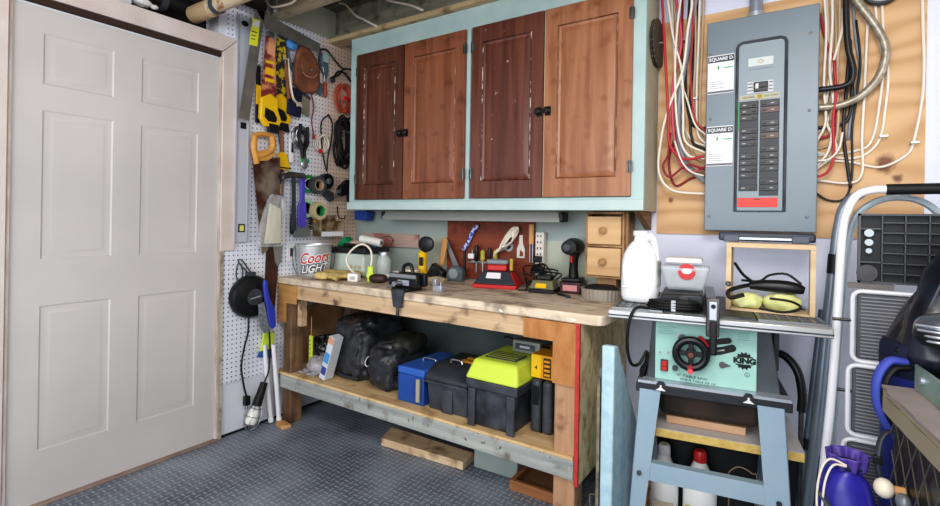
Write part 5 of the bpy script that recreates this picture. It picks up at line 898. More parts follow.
for z in (1.738, 1.752, 1.766): B().box(PX(-.187), PX(-.168), -.009, -.0082, PZ(z), PZ(z+.003)).box(PX(-.112), PX(-.098), -.009, -.0082, PZ(z), PZ(z+.003)).build('scale_mark', M_black, P)
B().box(PX(-.214), PX(-.074), -.0058, -.0042, PZ(1.704), PZ(1.724)).build('name_strip', mat('strip_cream', '#b9b59c', .5), P); B().box(PX(-.153), PX(-.133), -.0066, -.006, PZ(1.705), PZ(1.723)).build('name_square', mat('mustard', '#b3a23a', .5), P)
text('strip_text', 'SQUARE', M_black, P, (PX(-.183), -.0062, PZ(1.714)), FR, .012); text('strip_text', 'QO LOAD', M_black, P, (PX(-.103), -.0062, PZ(1.714)), FR, .011); text('square_letter', 'D', M_black, P, (PX(-.143), -.007, PZ(1.714)), FR, .014)
B().box(PX(-.2145), PX(-.147), -.0055, -.0042, PZ(1.330), PZ(1.698)).box(PX(-.141), PX(-.074), -.0055, -.0042, PZ(1.310), PZ(1.698)).build('breaker_bed', mat('bed_dark', '#3a3e44', .5), P)
h = .0262
for (cx0, cx1, n, zt, gaps, side) in ((-.213, -.149, 14, 1.696, (3, 7, 12), 1), (-.139, -.076, 15, 1.696, (2, 6, 11), -1)):
    for k in range(n):
        z = zt-h*(k+1)
        if z < 1.312: break
        if k in gaps: continue
        tan_ = side < 0 and k in (1, 5)
        br = B().box(PX(cx0), PX(cx1), -.010, -.0058, PZ(z+.0015), PZ(z+h-.0015)).build('breaker', mat('breaker_tan', '#6b5850', .5) if tan_ else mat('breaker_black', '#2b2c30', .4), P, bevel=.001)
        sx = PX(cx1-.020) if side > 0 else PX(cx0+.006)
        B().box(sx, sx+.013, -.0175, -.0103, PZ(z+.009), PZ(z+.017)).build('breaker_switch', M_black, br); mx = PX(cx0+.008) if side > 0 else PX(cx1-.030)
        B().box(mx+.002, mx+.014, -.0106, -.0101, PZ(z+.010), PZ(z+.0145)).build('number_tag', mat('tag_grey', '#a0a4aa', .5), br)
B().box(PX(-.222), PX(-.2155), -.0065, -.0042, PZ(1.58), PZ(1.70)).build('green_strip', M_green, P)
B().box(PX(-.218), PX(-.076), -.0062, -.0042, PZ(1.264), PZ(1.302)).build('red_label', mat('label_red', '#e0483f', .5), P); B().box(PX(-.158), PX(-.138), -.0068, -.0063, PZ(1.294), PZ(1.298)).build('red_label_mark', M_black, P)
for (z0_, z1_) in ((1.745, 1.908), (1.438, 1.607)):
    lb = B().box(PX(-.338), PX(-.238), -.002, -.0002, PZ(z0_), PZ(z1_)).build('paper_label', M_paper, P)
    B().box(PX(-.337), PX(-.239), -.0028, -.0022, PZ(z1_-.030), PZ(z1_-.004)).build('label_header', M_char, lb); text('header_text', 'SQUARE D', M_paper, lb, (PX(-.288), -.0030, PZ(z1_-.017)), FR, .0190, extrude=.0002, offset=.0005)
    B().box(PX(-.337), PX(-.239), -.0028, -.0022, PZ(z0_+.003), PZ(z0_+.011)).build('label_footer', mat('footer', '#5f656e', .5), lb); B().box(PX(-.275), PX(-.242), -.0028, -.0022, PZ(z1_-.058), PZ(z1_-.054)).box(PX(-.300), PX(-.294), -.0028, -.0022, PZ(z1_-.060), PZ(z1_-.045)).build('print_line', M_green, lb)
    for k in range(4): B().box(PX(-.330), PX(-.285+.01*(k % 2)), -.0028, -.0022, PZ(z0_+.05-k*.009), PZ(z0_+.0515-k*.009)).build('print_line', mat('grey_print', ''), lb)
for (x, z) in ((-.33, 1.915), (-.325, 1.225), (.025, 1.94), (.025, 1.64), (.022, 1.225), (-.325, 1.64)): B().lathe([(.006, 0), (.005, -.003), (.0, -.0035)], (PX(x), 0, PZ(z)), 12, 'y').build('screw', M_dsteel, P)
t = T('conduit', 'grey metal conduit pipe rising from the top of the breaker panel', 'conduit', (-.166, 2.385, 2.0535)); B().cyl((0, 0, 0), (0, 0, .50), .025).build('pipe', mat('conduit_grey', '#9298a4', .35, .3), t); B().cyl((0, 0, 0), (0, 0, .025), .031).build('collar', M_alu, t)
# ---- cables left and right of the panel
CAB = [
('white cable looping lowest below the others left of the breaker panel',0.006,'cwhite',[(-0.42,2.358,2.25),(-0.411,2.358,2.159),(-0.426,2.358,2.051),(-0.444,2.358,1.877),(-0.504,2.358,1.705),(-0.532,2.358,1.571),(-0.539,2.358,1.426),(-0.481,2.358,1.342),(-0.342,2.358,1.322)]),
('red cable nearest the cabinet left of the breaker panel',0.006,'cred',[(-0.54,2.345,2.296),(-0.517,2.345,1.944),(-0.499,2.345,1.666),(-0.493,2.345,1.551),(-0.436,2.345,1.479),(-0.35,2.345,1.484)]),
('pink cable crossing over the grey conduit cable',0.006,'cpink',[(-0.492,2.3705,2.275),(-0.454,2.3705,2.018),(-0.485,2.3705,1.843),(-0.486,2.3705,1.661),(-0.458,2.3705,1.478),(-0.403,2.3705,1.422),(-0.346,2.3705,1.446)]),
('thick grey cable curving into the left side of the breaker panel',0.012,'cgrey',[(-0.396,2.389,2.254),(-0.429,2.389,1.993),(-0.463,2.389,1.75),(-0.46,2.389,1.569),(-0.425,2.389,1.455),(-0.346,2.389,1.376)]),
('white cable behind the red cables',0.005,'cwhite',[(-0.51,2.4125,2.29),(-0.491,2.4125,1.942),(-0.462,2.4125,1.709),(-0.418,2.4125,1.578),(-0.351,2.4125,1.537)]),
('dark brown cable beside the breaker panel',0.006,'cblack',[(-0.395,2.4075,2.262),(-0.407,2.4075,1.973),(-0.42,2.4075,1.75),(-0.409,2.4075,1.568),(-0.351,2.4075,1.52)]),
('beige twisted cable closest to the breaker panel',0.005,'cbeige',[(-0.371,2.41,2.244),(-0.375,2.41,1.968),(-0.38,2.41,1.746),(-0.373,2.41,1.589),(-0.348,2.41,1.564)]),
('thin white cable slanting to the panel corner',0.004,'cwhite',[(-0.463,2.3735,1.845),(-0.428,2.3735,1.749),(-0.393,2.3735,1.633),(-0.347,2.3735,1.581)]),
('dark red cable looping under the red cable',0.005,'cdred',[(-0.459,2.4065,2.271),(-0.461,2.4065,1.796),(-0.475,2.4065,1.617),(-0.507,2.4065,1.482),(-0.479,2.4065,1.367),(-0.412,2.4065,1.396),(-0.347,2.4065,1.412)]),
('black cable hanging between white cables',0.005,'cblack',[(-0.429,2.41,2.272),(-0.44,2.41,1.844),(-0.42,2.41,1.66),(-0.378,2.41,1.62),(-0.349,2.41,1.622)]),
('grey ribbed flexible conduit bowing beside the breaker panel',0.014,'cflex',[(0.134,2.37,2.112),(0.183,2.37,2.016),(0.232,2.37,1.924),(0.255,2.37,1.845),(0.239,2.37,1.755),(0.188,2.37,1.688),(0.122,2.37,1.657),(0.049,2.37,1.655)]),
('black cable bending into the right side of the breaker panel',0.011,'cblack',[(0.133,2.345,2.108),(0.135,2.345,1.978),(0.143,2.345,1.862),(0.159,2.345,1.776),(0.139,2.345,1.726),(0.049,2.345,1.719)]),
('white cable hanging from the round junction box, outer one',0.005,'cwhite',[(0.246,2.41,2.028),(0.253,2.41,1.895),(0.267,2.41,1.761),(0.26,2.41,1.631),(0.244,2.41,1.519),(0.194,2.41,1.462),(0.126,2.41,1.458),(0.046,2.41,1.487)]),
('white cable hanging from the round junction box, inner one',0.005,'cwhite',[(0.226,2.412,2.034),(0.236,2.412,1.918),(0.252,2.412,1.821),(0.245,2.412,1.671),(0.223,2.412,1.521),(0.173,2.412,1.483),(0.046,2.412,1.471)]),
('white cable running down the far right of the plywood',0.005,'cwhite',[(0.358,2.41,2.072),(0.363,2.41,1.911),(0.367,2.41,1.783),(0.363,2.41,1.656),(0.343,2.41,1.512),(0.322,2.41,1.458),(0.248,2.41,1.417),(0.158,2.41,1.441),(0.046,2.41,1.455)]),
('white cable falling to the lower right of the breaker panel',0.005,'cwhite',[(0.204,2.4,2.023),(0.2,2.4,1.826),(0.196,2.4,1.674),(0.192,2.4,1.522),(0.194,2.4,1.4),(0.158,2.4,1.359),(0.047,2.4,1.374)]),
('red cable close to the right side of the breaker panel',0.005,'cred',[(0.055,2.4,2.032),(0.075,2.4,1.925),(0.102,2.4,1.834),(0.113,2.4,1.723),(0.106,2.4,1.568),(0.045,2.4,1.533)]),
('thin black cable looping down the plywood right of the breaker panel',0.004,'cblack',[(0.169,2.405,1.986),(0.183,2.405,1.83),(0.173,2.405,1.678),(0.162,2.405,1.564),(0.164,2.405,1.39),(0.144,2.405,1.301),(0.09,2.405,1.294),(0.038,2.405,1.335)]),
('white cable stapled right beside the breaker panel',0.005,'cwhite',[(0.073,2.415,2.145),(0.082,2.415,1.968),(0.091,2.415,1.769),(0.087,2.415,1.611),(0.045,2.415,1.559)]),
('beige cable dropping behind the black cable',0.005,'cbeige',[(0.098,2.41,2.137),(0.108,2.41,1.922),(0.097,2.41,1.767),(0.093,2.41,1.63),(0.119,2.41,1.529),(0.046,2.41,1.495)]),
('white cable crossing diagonally to the panel',0.005,'cwhite',[(0.127,2.39,2.036),(0.125,2.39,1.952),(0.101,2.39,1.839),(0.084,2.39,1.725),(0.079,2.39,1.608),(0.113,2.39,1.488),(0.047,2.39,1.413)]),
('dark cable entering the middle of the panel side',0.006,'cblack',[(0.151,2.4,1.911),(0.16,2.4,1.717),(0.149,2.4,1.61),(0.109,2.4,1.583),(0.044,2.4,1.581)]),
('grey cable behind the flexible conduit',0.006,'cgrey',[(0.155,2.415,2.109),(0.17,2.415,1.912),(0.184,2.415,1.794),(0.162,2.415,1.643),(0.151,2.415,1.527)]),
('thin cable in the dense bundle left of the breaker panel',0.005,'cbeige',[(-0.5, 2.408, 2.28), (-0.478, 2.408, 2.0), (-0.455, 2.408, 1.8), (-0.44, 2.408, 1.62), (-0.4, 2.408, 1.5), (-0.35, 2.408, 1.46)]),
('thin cable in the dense bundle left of the breaker panel',0.005,'cwhite',[(-0.385, 2.398, 2.25), (-0.388, 2.398, 2.0), (-0.392, 2.398, 1.78), (-0.385, 2.398, 1.6), (-0.35, 2.398, 1.545)]),
('thin cable in the dense bundle left of the breaker panel',0.005,'cwhite',[(-0.52, 2.36, 2.25), (-0.485, 2.36, 2.02), (-0.45, 2.36, 1.88), (-0.44, 2.36, 1.7), (-0.43, 2.36, 1.56), (-0.345, 2.36, 1.5)]),
('thin cable in the dense bundle left of the breaker panel',0.005,'cbeige',[(-0.405, 2.4, 2.25), (-0.4, 2.4, 1.95), (-0.405, 2.4, 1.75), (-0.39, 2.4, 1.62), (-0.35, 2.4, 1.6)]),
('thin cable in the dense bundle left of the breaker panel',0.004,'cred',[(-0.405, 2.375, 2.26), (-0.41, 2.375, 2.05), (-0.414, 2.375, 1.85), (-0.395, 2.375, 1.66), (-0.35, 2.375, 1.6)]),
('thin cable in the dense bundle left of the breaker panel',0.005,'cwhite',[(-0.45, 2.35, 2.25), (-0.47, 2.35, 2.05), (-0.475, 2.35, 1.85), (-0.46, 2.35, 1.62), (-0.42, 2.35, 1.5), (-0.348, 2.35, 1.475)]),
('thin cable in the dense bundle left of the breaker panel',0.005,'cdred',[(-0.49, 2.352, 1.6), (-0.5, 2.352, 1.5), (-0.52, 2.352, 1.45), (-0.49, 2.352, 1.4), (-0.42, 2.352, 1.45), (-0.348, 2.352, 1.43)]),
('thin cable in the dense bundle left of the breaker panel',0.004,'cwhite',[(-0.47, 2.34, 1.56), (-0.44, 2.34, 1.47), (-0.4, 2.34, 1.42), (-0.348, 2.345, 1.4)]),
('thin cable in the dense bundle right of the breaker panel',0.005,'cwhite',[(0.065, 2.38, 2.12), (0.075, 2.38, 1.95), (0.07, 2.38, 1.75), (0.078, 2.38, 1.6), (0.048, 2.38, 1.52)]),
('thin cable in the dense bundle right of the breaker panel',0.005,'cbeige',[(0.115, 2.395, 2.13), (0.118, 2.395, 1.95), (0.112, 2.395, 1.78), (0.118, 2.395, 1.6), (0.1, 2.395, 1.48), (0.048, 2.395, 1.44)]),
('thin cable in the dense bundle right of the breaker panel',0.005,'cwhite',[(0.09, 2.375, 2.12), (0.094, 2.375, 1.98), (0.088, 2.375, 1.8), (0.1, 2.375, 1.68), (0.092, 2.375, 1.5), (0.048, 2.375, 1.42)]),
('thin cable in the dense bundle right of the breaker panel',0.005,'cred',[(0.1, 2.36, 1.83), (0.108, 2.36, 1.7), (0.1, 2.36, 1.6), (0.104, 2.36, 1.46), (0.085, 2.36, 1.4), (0.048, 2.36, 1.38)]),
('thin cable in the dense bundle right of the breaker panel',0.006,'cblack',[(0.15, 2.398, 1.9), (0.142, 2.398, 1.72), (0.135, 2.398, 1.56), (0.15, 2.398, 1.42), (0.16, 2.398, 1.34)]),
('thin cable in the dense bundle right of the breaker panel',0.004,'cwhite',[(0.13, 2.355, 1.55), (0.12, 2.355, 1.49), (0.09, 2.355, 1.45), (0.048, 2.355, 1.445)]),
]
for (lab, r, m, pts) in CAB:
    nm = 'flexible_conduit' if 'conduit bowing' in lab else 'electrical_cable'
    g_ = None
    o = B().tube(pts, r, 8, 6).build(nm, CB[m], smooth=180); tag(o, lab, 'conduit' if nm[0] == 'f' else 'cable', 'dense thin cables '+('left' if 'left' in lab else 'right')+' of the panel' if 'dense bundle' in lab else 'cables on the plywood')
for i, (x, z, lab) in enumerate(((-.44, 2.02, 'upper cable staple left of the breaker panel'), (-.40, 1.75, 'lower cable staple left of the breaker panel'), (.255, 1.53, 'small cable staple right of the breaker panel'), (.343, 1.50, 'small cable staple on the farthest right white cable'))):
    tag(B().box(-.012, .012, -.004, .004, -.003, .003).box(-.012, -.009, -.0, .03, -.003, .003).box(.009, .012, 0, .03, -.003, .003).build('cable_staple', M_steel, loc=(x, 2.385, z)), lab, 'staple')
t = T('junction_box', 'round grey junction box with pale rim near the top of the plywood', 'junction box', (.245, 2.417, 2.085)); B().lathe([(.058, 0), (.062, -.03), (.060, -.036), (.0, -.036)], (0, 0, 0), 30, 'y').build('box_body', M_char, t, smooth=30); B().lathe([(.052, -.0365), (.050, -.040), (.0, -.041)], (0, 0, 0), 30, 'y').build('cover', mat('jb_cover', '#b7bcc2', .4), t)
t = T('junction_box', 'second round dark junction box at the top right of the plywood', 'junction box', (.345, 2.417, 2.085)); B().lathe([(.05, 0), (.052, -.03), (.0, -.032)], (0, 0, 0), 26, 'y').build('box_body', M_dsteel, t, smooth=30); B().lathe([(.02, -.0325), (.018, -.036), (.0, -.037)], (0, 0, 0), 16, 'y').build('cover', M_black, t)
t = T('grinding_disc', 'dark thin toothed disc hanging on the right side of the wall cabinet', 'disc', (-.5625, 2.345, 2.01), PI/2); b = B(); pts = []
for k in range(72): a = 2*PI*k/72; r = .105 if k % 3 else .099; pts.append((r*math.cos(a), r*math.sin(a)))
b.prism(pts, -.010, -.004).build('disc_blade', mat('disc_dark', '#3a3a3c', .5, .4, c2='#55514c', scale=20), t); b = B().prism([(x*1.02, z*1.02) for x, z in pts], -.020, -.014).build('rear_disc', mat('disc_brown', '#4b443d', .6), t); B().cyl((0, .0, 0), (0, -.035, 0), .005).build('nail', M_steel, t); B().tube([(0, -.03, .0), (.03, -.028, .015), (.06, -.028, .03)], .003, 5).build('white_string', CB['cwhite'], t)

# ================================================================== CEILING THINGS
t = T('drain_pipe', 'thick cream painted pipe running under the joists above the door', 'pipe', (-2.61, 1.33, 2.225)); B().cyl((0, 0, 0), (3.6, 0, .02), .036, seg=24).build('pipe', mat('pipe_cream', '#c9b99f', .6, c2='#8e5e42', scale=22, lo=.6, hi=.72, bump=.2), t, smooth=40)
B().cyl((.20, 0, 0), (.23, 0, 0), .041).build('clamp_band', M_char, t); B().cyl((-.0, 0, 0), (.16, 0, .0), .043).build('coupling', mat('coupling', '#b7a07c', .6), t)
t = T('duct', 'black round duct lying in the dark gap above the door', 'duct', (-2.66, 1.16, 2.26)); B().cyl((0, -.05, 0), (0, .20, .01), .045).build('duct_body', M_rubber, t); B().cyl((0, .02, 0), (0, .05, 0), .050).build('band', M_char, t)
t = T('foil_tape', 'crumpled white tape end above the door casing', 'tape', (-2.62, 1.09, 2.20)); B().ell((0, 0, 0), (.03, .045, .014), wr=.008, ws=60).build('crumple', M_white, t); B().ell((.01, .05, -.005), (.012, .02, .01), wr=.003, ws=80).build('tip', M_white, t)
for i, (x, lab) in enumerate(((-2.52, 'left one of two grey metal conduits rising above the pegboard'), (-2.45, 'right one of two grey metal conduits rising above the pegboard'))):
    t = T('metal_conduit', lab, 'conduit', (x, 1.69, 2.33)); B().cyl((0, 0, 0), (.02, .0, .24), .010).build('pipe', mat('conduit_grey', ''), t); B().cyl((0, 0, 0), (0, 0, .02), .013).build('fitting', M_alu, t)
for lab, pts in (('white cable hanging from the joists to the cabinet top, left one', [(-2.46, 2.15, 2.56), (-2.393, 2.15, 2.53), (-2.31, 2.15, 2.45), (-2.223, 2.15, 2.40), (-2.13, 2.16, 2.345)]), ('white cable hanging from the joists to the cabinet top, right one', [(-2.10, 2.15, 2.54), (-2.036, 2.15, 2.479), (-1.865, 2.15, 2.41), (-1.77, 2.15, 2.36)]), ('cream cable bending under the joists above the pegboard', [(-2.50, 1.665, 2.40), (-2.448, 1.665, 2.355), (-2.34, 1.665, 2.337), (-2.24, 1.665, 2.345), (-2.15, 1.665, 2.42), (-2.10, 1.665, 2.55)])):
    tag(B().tube(pts, .007, 8, 6).build('white_cable', CB['cwhite'], smooth=180), lab, 'cable')
for k, (x, z) in enumerate(((-1.95, 2.44), (-1.86, 2.47))): pass

# ================================================================== STEP LADDER AND THINGS ON THE RIGHT
M_rail2 = mat('ladder_white', '#e0e1e6', .35); M_tread = mat('tread', '#4b4c52', .6, c2='#5d5e64', scale=20)
L_ = T('step_ladder', 'folded white step ladder with grey ribbed treads leaning on the right wall', 'step ladder', (.10, 1.99, 0))
def lp(x, z, y=None):  # leaning plane: foot 1.90, top 2.0
    return (x-.10, (-.10+.09*z/1.3) if y is None else y, z)
B().tube([lp(.040, .0), lp(.062, .30), lp(.078, .50), lp(.092, .70), lp(.104, .96), lp(.112, 1.16), lp(.126, 1.245), lp(.150, 1.292), lp(.19, 1.307), lp(.22, 1.307)], .0125, 12, 5).build('rail', M_rail2, L_)
B().tube([lp(.64, .0), lp(.63, .30), lp(.61, .70), lp(.59, 1.16), lp(.575, 1.245), lp(.55, 1.292), lp(.51, 1.307), lp(.48, 1.307)], .0125, 12, 5).build('rail', M_rail2, L_)
B().cyl(lp(.22, 1.307), lp(.48, 1.307), .0165).build('grip', M_rubber, L_)
B().tube([lp(.07, .0, .02), lp(.10, .50, .05), lp(.118, .90, .06), lp(.14, 1.18, .06), lp(.19, 1.265, .06), lp(.27, 1.285, .06), lp(.34, 1.25, .06), lp(.40, 1.15, .06)], .011, 10, 5).build('rear_rail', mat('rear_rail', '#a9b6be', .35, .3), L_)
for i, (z0, z1) in enumerate(((.775, .992), (.550, .765), (.325, .540), (.10, .315))):
    x0 = .140-.010*i; yo = -.045-.022*i*.6
    B().box(x0-.10+.01, x0-.10+.40, yo, yo+.014, z0+.008, z1-.008).build('tread', M_tread, L_, bevel=.012, seg=3)
    xa, xb, rr = x0-.10, x0-.10+.41, .022; B().tube([(cx_+rr*math.cos(an), yo, cz_+rr*math.sin(an)) for (cx_, cz_, a0) in ((xb-rr, z1-rr, 0), (xa+rr, z1-rr, PI/2), (xa+rr, z0+rr, PI), (xb-rr, z0+rr, 3*PI/2)) for an in (a0, a0+PI/6, a0+PI/3, a0+PI/2)], .0065, 8, 1, closed=True).build('tread_rim', M_rail2, L_, bevel=0)
    b = B()
    for k in range(18): z = z0+.018+k*(z1-z0-.036)/17; b.box(x0-.10+.02, x0-.10+.39, yo-.0025, yo-.0002, z-.0018, z+.0018)
    b.build('rib_mat', mat('rib_light', '#8b8c92', .5), L_)
# tool tray of the ladder: black grid with round holes
tr = B(); X0, X1, Z0, Z1 = .152-.10, .53-.10, 1.018, 1.232; yo = -.028
tr.box(X0, X1, yo+.022, yo+.026, Z0, Z1).box(X0, X1, yo-.004, yo+.022, Z1-.006, Z1).box(X0, X1, yo-.004, yo+.022, Z0, Z0+.006).box(X0, X0+.006, yo-.004, yo+.022, Z0, Z1)
for x in (.058, .112, .166, .22, .274, .328): tr.box(X0+x-.0015, X0+x+.0015, yo-.002, yo+.022, Z0 if x > .05 else Z0, Z1)
for k in range(1, 7): tr.box(X0+.058, X1, yo-.002, yo+.022, Z0+k*.031-.0015, Z0+k*.031+.0015)
tr.box(X0, X0+.058, yo-.002, yo+.022, Z0+.062, Z0+.066).box(X0, X0+.058, yo-.002, yo+.022, Z0+.165, Z0+.169)
tr.build('tool_tray', mat('tray_black', '#4a4c52', .35), L_); B().box(X0+.008, X1-.008, yo+.0195, yo+.0215, Z0+.008, Z1-.008).build('tray_back', mat('tray_back', '#17181b', .5), L_)
for z, r in ((1.172, .012), (1.143, .0105), (1.117, .008)): B().lathe([(r, 0), (r, -.004), (0, -.004)], (X0+.026, yo-.002, z), 18, 'y').build('tray_hole', mat('hole_pale', '#b9c3cc', .5), L_)
B().lathe([(.026, 0), (.026, -.010), (.0, -.012)], (X0+.022, yo-.002, 1.048), 24, 'y').build('tray_knob', mat('knob_grey', '#4d4c4e', .6), L_)
B().box(.128-.10, .24-.10, yo, yo+.014, .998, 1.016).build('top_hinge', mat('hinge_grey', '#6d6a68', .5), L_)
for z in (.45, .68, .90): B().cyl((lp(.09, z)[0]+.0, -.05, z), (lp(.09, z)[0]+.05, -.045, z), .005).build('pivot_bolt', M_dsteel, L_)
# grey pole
t = T('grey_pole', 'grey metal pole with black clip standing behind the step ladder', 'pole', (0, 0, 0)); B().tube([(.02, 2.19, .0), (.055, 2.20, .40), (.095, 2.22, .95), (.118, 2.23, 1.20), (.14, 2.23, 1.275), (.18, 2.23, 1.31)], .017, 12, 4).build('pole', mat('pole_grey', '#8b98a6', .35, .4), t); B().cyl((.103, 2.2215, 1.02), (.107, 2.2235, 1.09), .021).build('clip', M_black, t)
t = T('grey_pole', 'second thinner grey pole leaning between saw and ladder', 'pole', (0, 0, 0)); B().cyl((.00, 2.22, 0), (.075, 2.27, .88), .013).build('pole', mat('pole_grey2', '#6f7c8a', .35, .4), t); B().cyl((.031, 2.24, .36), (.035, 2.243, .40), .016).build('spring', M_rubber, t)
# added dark block standing in for the dark corner right of the saw
t = T('dark_corner_block', 'added dark block for the dark corner behind the saw stand by the wall', 'box', (.02, 2.375, .001)); B().box(-.05, .08, -.02, .045, 0, .26).build('box_body', mat('very_dark', '#1c2026', .6), t, bevel=.004); B().box(-.055, .085, -.022, .05, .2605, .275).build('lid', M_char, t, bevel=.003)
# right hand cabinet with wire pattern front and top sheet
K = T('drawer_chest', 'black fronted chest with criss cross wire pattern and paper covered top', 'chest', (.187, 1.60, 0), math.atan2(.042, .307))
# local -x faces left; front spans toward the camera (-y)
B().box(.012, .60, -.95, 0, .02, .775).build('chest_body', mat('chest_black', '#141518', .35, c2='#2a2320', scale=5), K, bevel=.003)
B().prism([(-.008, .006), (.62, .006), (.62, -.97), (-.008, -.97)], .7755, .790, 'xy').build('top_board', mat('top_edge', '#b7a78f', .6), K)
b = B(); pts = []
q = random.Random(2)
for k in range(28): pts.append((-.014+q.uniform(-.004, .004), .010-.98*k/27))
b.prism(pts+[(.61, -.97), (.61, .01)], .7902, .797, 'xy').build('paper_cover', mat('paper_cover', '#a59a97', .7, c2='#8f8583', scale=5), K)
B().box(-.010, -.002, -.95, .0, .735, .7752).build('front_trim', mat('trim_beige', '#a89c86', .6), K)
b = B()
for k in range(26):
    y = .2-k*.075
    for s in (1, -1):
        pa, pc = (y, .72), (y-s*.42, .06)
        # clip to the front
        def cl(p, q_):
            out = []
            for (a, c) in ((p, q_), (q_, p)):
                yy, zz = a
                if yy > 0 or yy < -.94:
                    lim = 0 if yy > 0 else -.94; u = (lim-yy)/(c[0]-yy) if c[0] != yy else 2
                    if not 0 <= u <= 1: return None
                    yy, zz = lim, a[1]+(c[1]-a[1])*u
                out.append((yy, zz))
            return out
        r = cl(pa, pc)
        if r and abs(r[0][0]-r[1][0]) > .01: b.cyl((.009 if s > 0 else .0065, r[0][0], r[0][1]), (.009 if s > 0 else .0065, r[1][0], r[1][1]), .0014, seg=5)
b.build('wire_pattern', mat('wire_pattern', '#7a7366', .4, .5), K)
kb = B().tube([(.010, -.10, .585), (-.012, -.10, .585)], .010, 10, 1).build('drawer_knob_stem', M_tan, K); B().ell((-.030, -.10, .585), (.020, .022, .022)).build('drawer_knob', mat('ivory', '#e2d8c6', .35), K)
B().ell((-.010, -.155, .585), (.014, .018, .018)).build('second_knob', mat('grey_knob', '#7c8086', .35, .3), K)
# pale green steel bracket on the chest
t = T('steel_channel', 'pale green painted steel channel with bolts lying on the chest top', 'bracket', (.285, 1.52, .7975), .12); mg = mat('green_steel', '#9bb3a8', .4, .2, c2='#8aa499', scale=8)
B().box(-.035, -.029, -.30, .10, 0, .060).build('side_flange', mg, t, bevel=.001); B().box(-.029, .045, -.30, .10, 0, .006).build('web', mg, t); B().box(.045, .051, -.30, .10, 0, .060).build('side_flange', mg, t, bevel=.001); B().box(.010, .0445, -.20, .06, .0065, .085).build('upright_block', mg, t, bevel=.004)
for y in (.04, -.08): B().lathe([(.009, 0), (.009, -.007), (.004, -.008)], (-.035, y, .035), 10, 'x').build('bolt', M_alu, t)
# golf bag
M_gb = mat('bag_blue', '#2b3797', .5, c2='#1f2a74', scale=8, bump=.2)
t = T('golf_bag', 'tall dark blue golf bag with padded loop handle standing behind the chest', 'golf bag', (.290, 1.765, .001)); B().lathe([(0, 0), (.10, .0), (.105, .02), (.100, .40), (.100, .78), (.100, .86), (.0, .87)], seg=32).build('bag_tube', M_gb, t, smooth=40)
B().lathe([(.101, .80), (.104, .82), (.104, .87), (.098, .885), (.0, .885)], seg=32).build('collar', M_navy, t, smooth=40); B().box(-.07, .02, -.116, -.088, .28, .66).build('side_pocket', M_gb, t, bevel=.02, seg=3); B().tube([(-.072, -.085, .28), (-.075, -.088, .45), (-.072, -.086, .66)], .006, 8).build('pocket_zip', M_steel, t)
B().tube([(-.06, -.09, .845), (-.095, -.105, .845), (-.118, -.115, .80), (-.118, -.115, .74), (-.10, -.11, .69), (-.075, -.10, .65)], .013, 12, 5, flat=.8).build('loop_handle', mat('handle_blue', '#4452ae', .6), t)
B().tube([(-.055, -.105, .835), (-.085, -.118, .83), (-.103, -.126, .795), (-.103, -.126, .735), (-.085, -.12, .69), (-.065, -.112, .655)], .009, 12, 5, flat=.8).build('handle_lining', M_rubber, t)
t = T('rain_hood', 'shiny black and navy hood draped over the top of the golf bag', 'hood', (.335, 1.775, .89)); bm_ = mat('hood_black', '#16181f', .28, c2='#2a3040', scale=7, bump=.35)
def hood(u, v):
    a = u*2*PI; h = v; r = (.137-.100*h**1.2); wob = .010*math.sin(a*5+h*6)+.012*noise.noise(Vector((math.cos(a)*2, math.sin(a)*2, h*4)))
    return ((r+wob)*math.cos(a)*1.02+.055*h, (r+wob)*math.sin(a)*.95, -.055+.355*h**.85)
B().sheet(hood, 48, 16).build('hood_shell', bm_, t, smooth=180, solid=.003)
B().ell((.055, 0, .295), (.036, .03, .022), wr=.004, ws=40).build('hood_top', bm_, t)
for a0 in (-2.3, -1.5): B().tube([((.140-.10*h**1.3)*math.cos(a0)*1.02+.055*h, (.147-.10*h**1.3)*math.sin(a0)*.8, -.055+.355*h**.85) for h in [i/8 for i in range(9)]], .0035, 6).build('seam_piping', mat('piping_grey', '#4c525f', .5), t)
B().tube([(-.10, -.085, -.05), (-.03, -.115, -.06), (.04, -.115, -.05)], .010, 8, flat=.5).build('hem_strap', M_rubber, t); B().ell((-.112, -.075, -.02), (.013, .01, .012)).build('hem_toggle', M_black, t)
t = T('vented_motor_head', 'rounded silver and black vented machine head in front of the black hood', 'machine head', (.292, 1.52, .960))
B().ell((0, 0, 0), (.072, .05, .040), seg=32, rings=18, e=.85).build('shell', mat('shell_silver', '#6e7580', .2, .6), t, smooth=60); B().ell((.0, -.004, -.012), (.074, .052, .030), seg=32, rings=12, e=.8).build('lower_shell', M_black, t, smooth=60)
for k in range(4): B().tube([(-.072+.004*k, -.030, .012-k*.011), (-.045, -.050, .013-k*.011), (-.015, -.058, .012-k*.011)], .0028, 6).build('vent_slat', M_alu, t)
B().lathe([(.024, 0), (.024, -.008), (.017, -.010), (.017, -.004), (.0, -.004)], (.012, -.050, -.012), 24, 'y').build('round_dial', M_dsteel, t, smooth=30); B().ell((.012, -.054, -.012), (.012, .005, .012)).build('dial_centre', M_steel, t)
# the support under it: club shaft
B().cyl((.018, .0, -.076), (.018, .0, -.03), .013).build('mount_post', M_black, t)
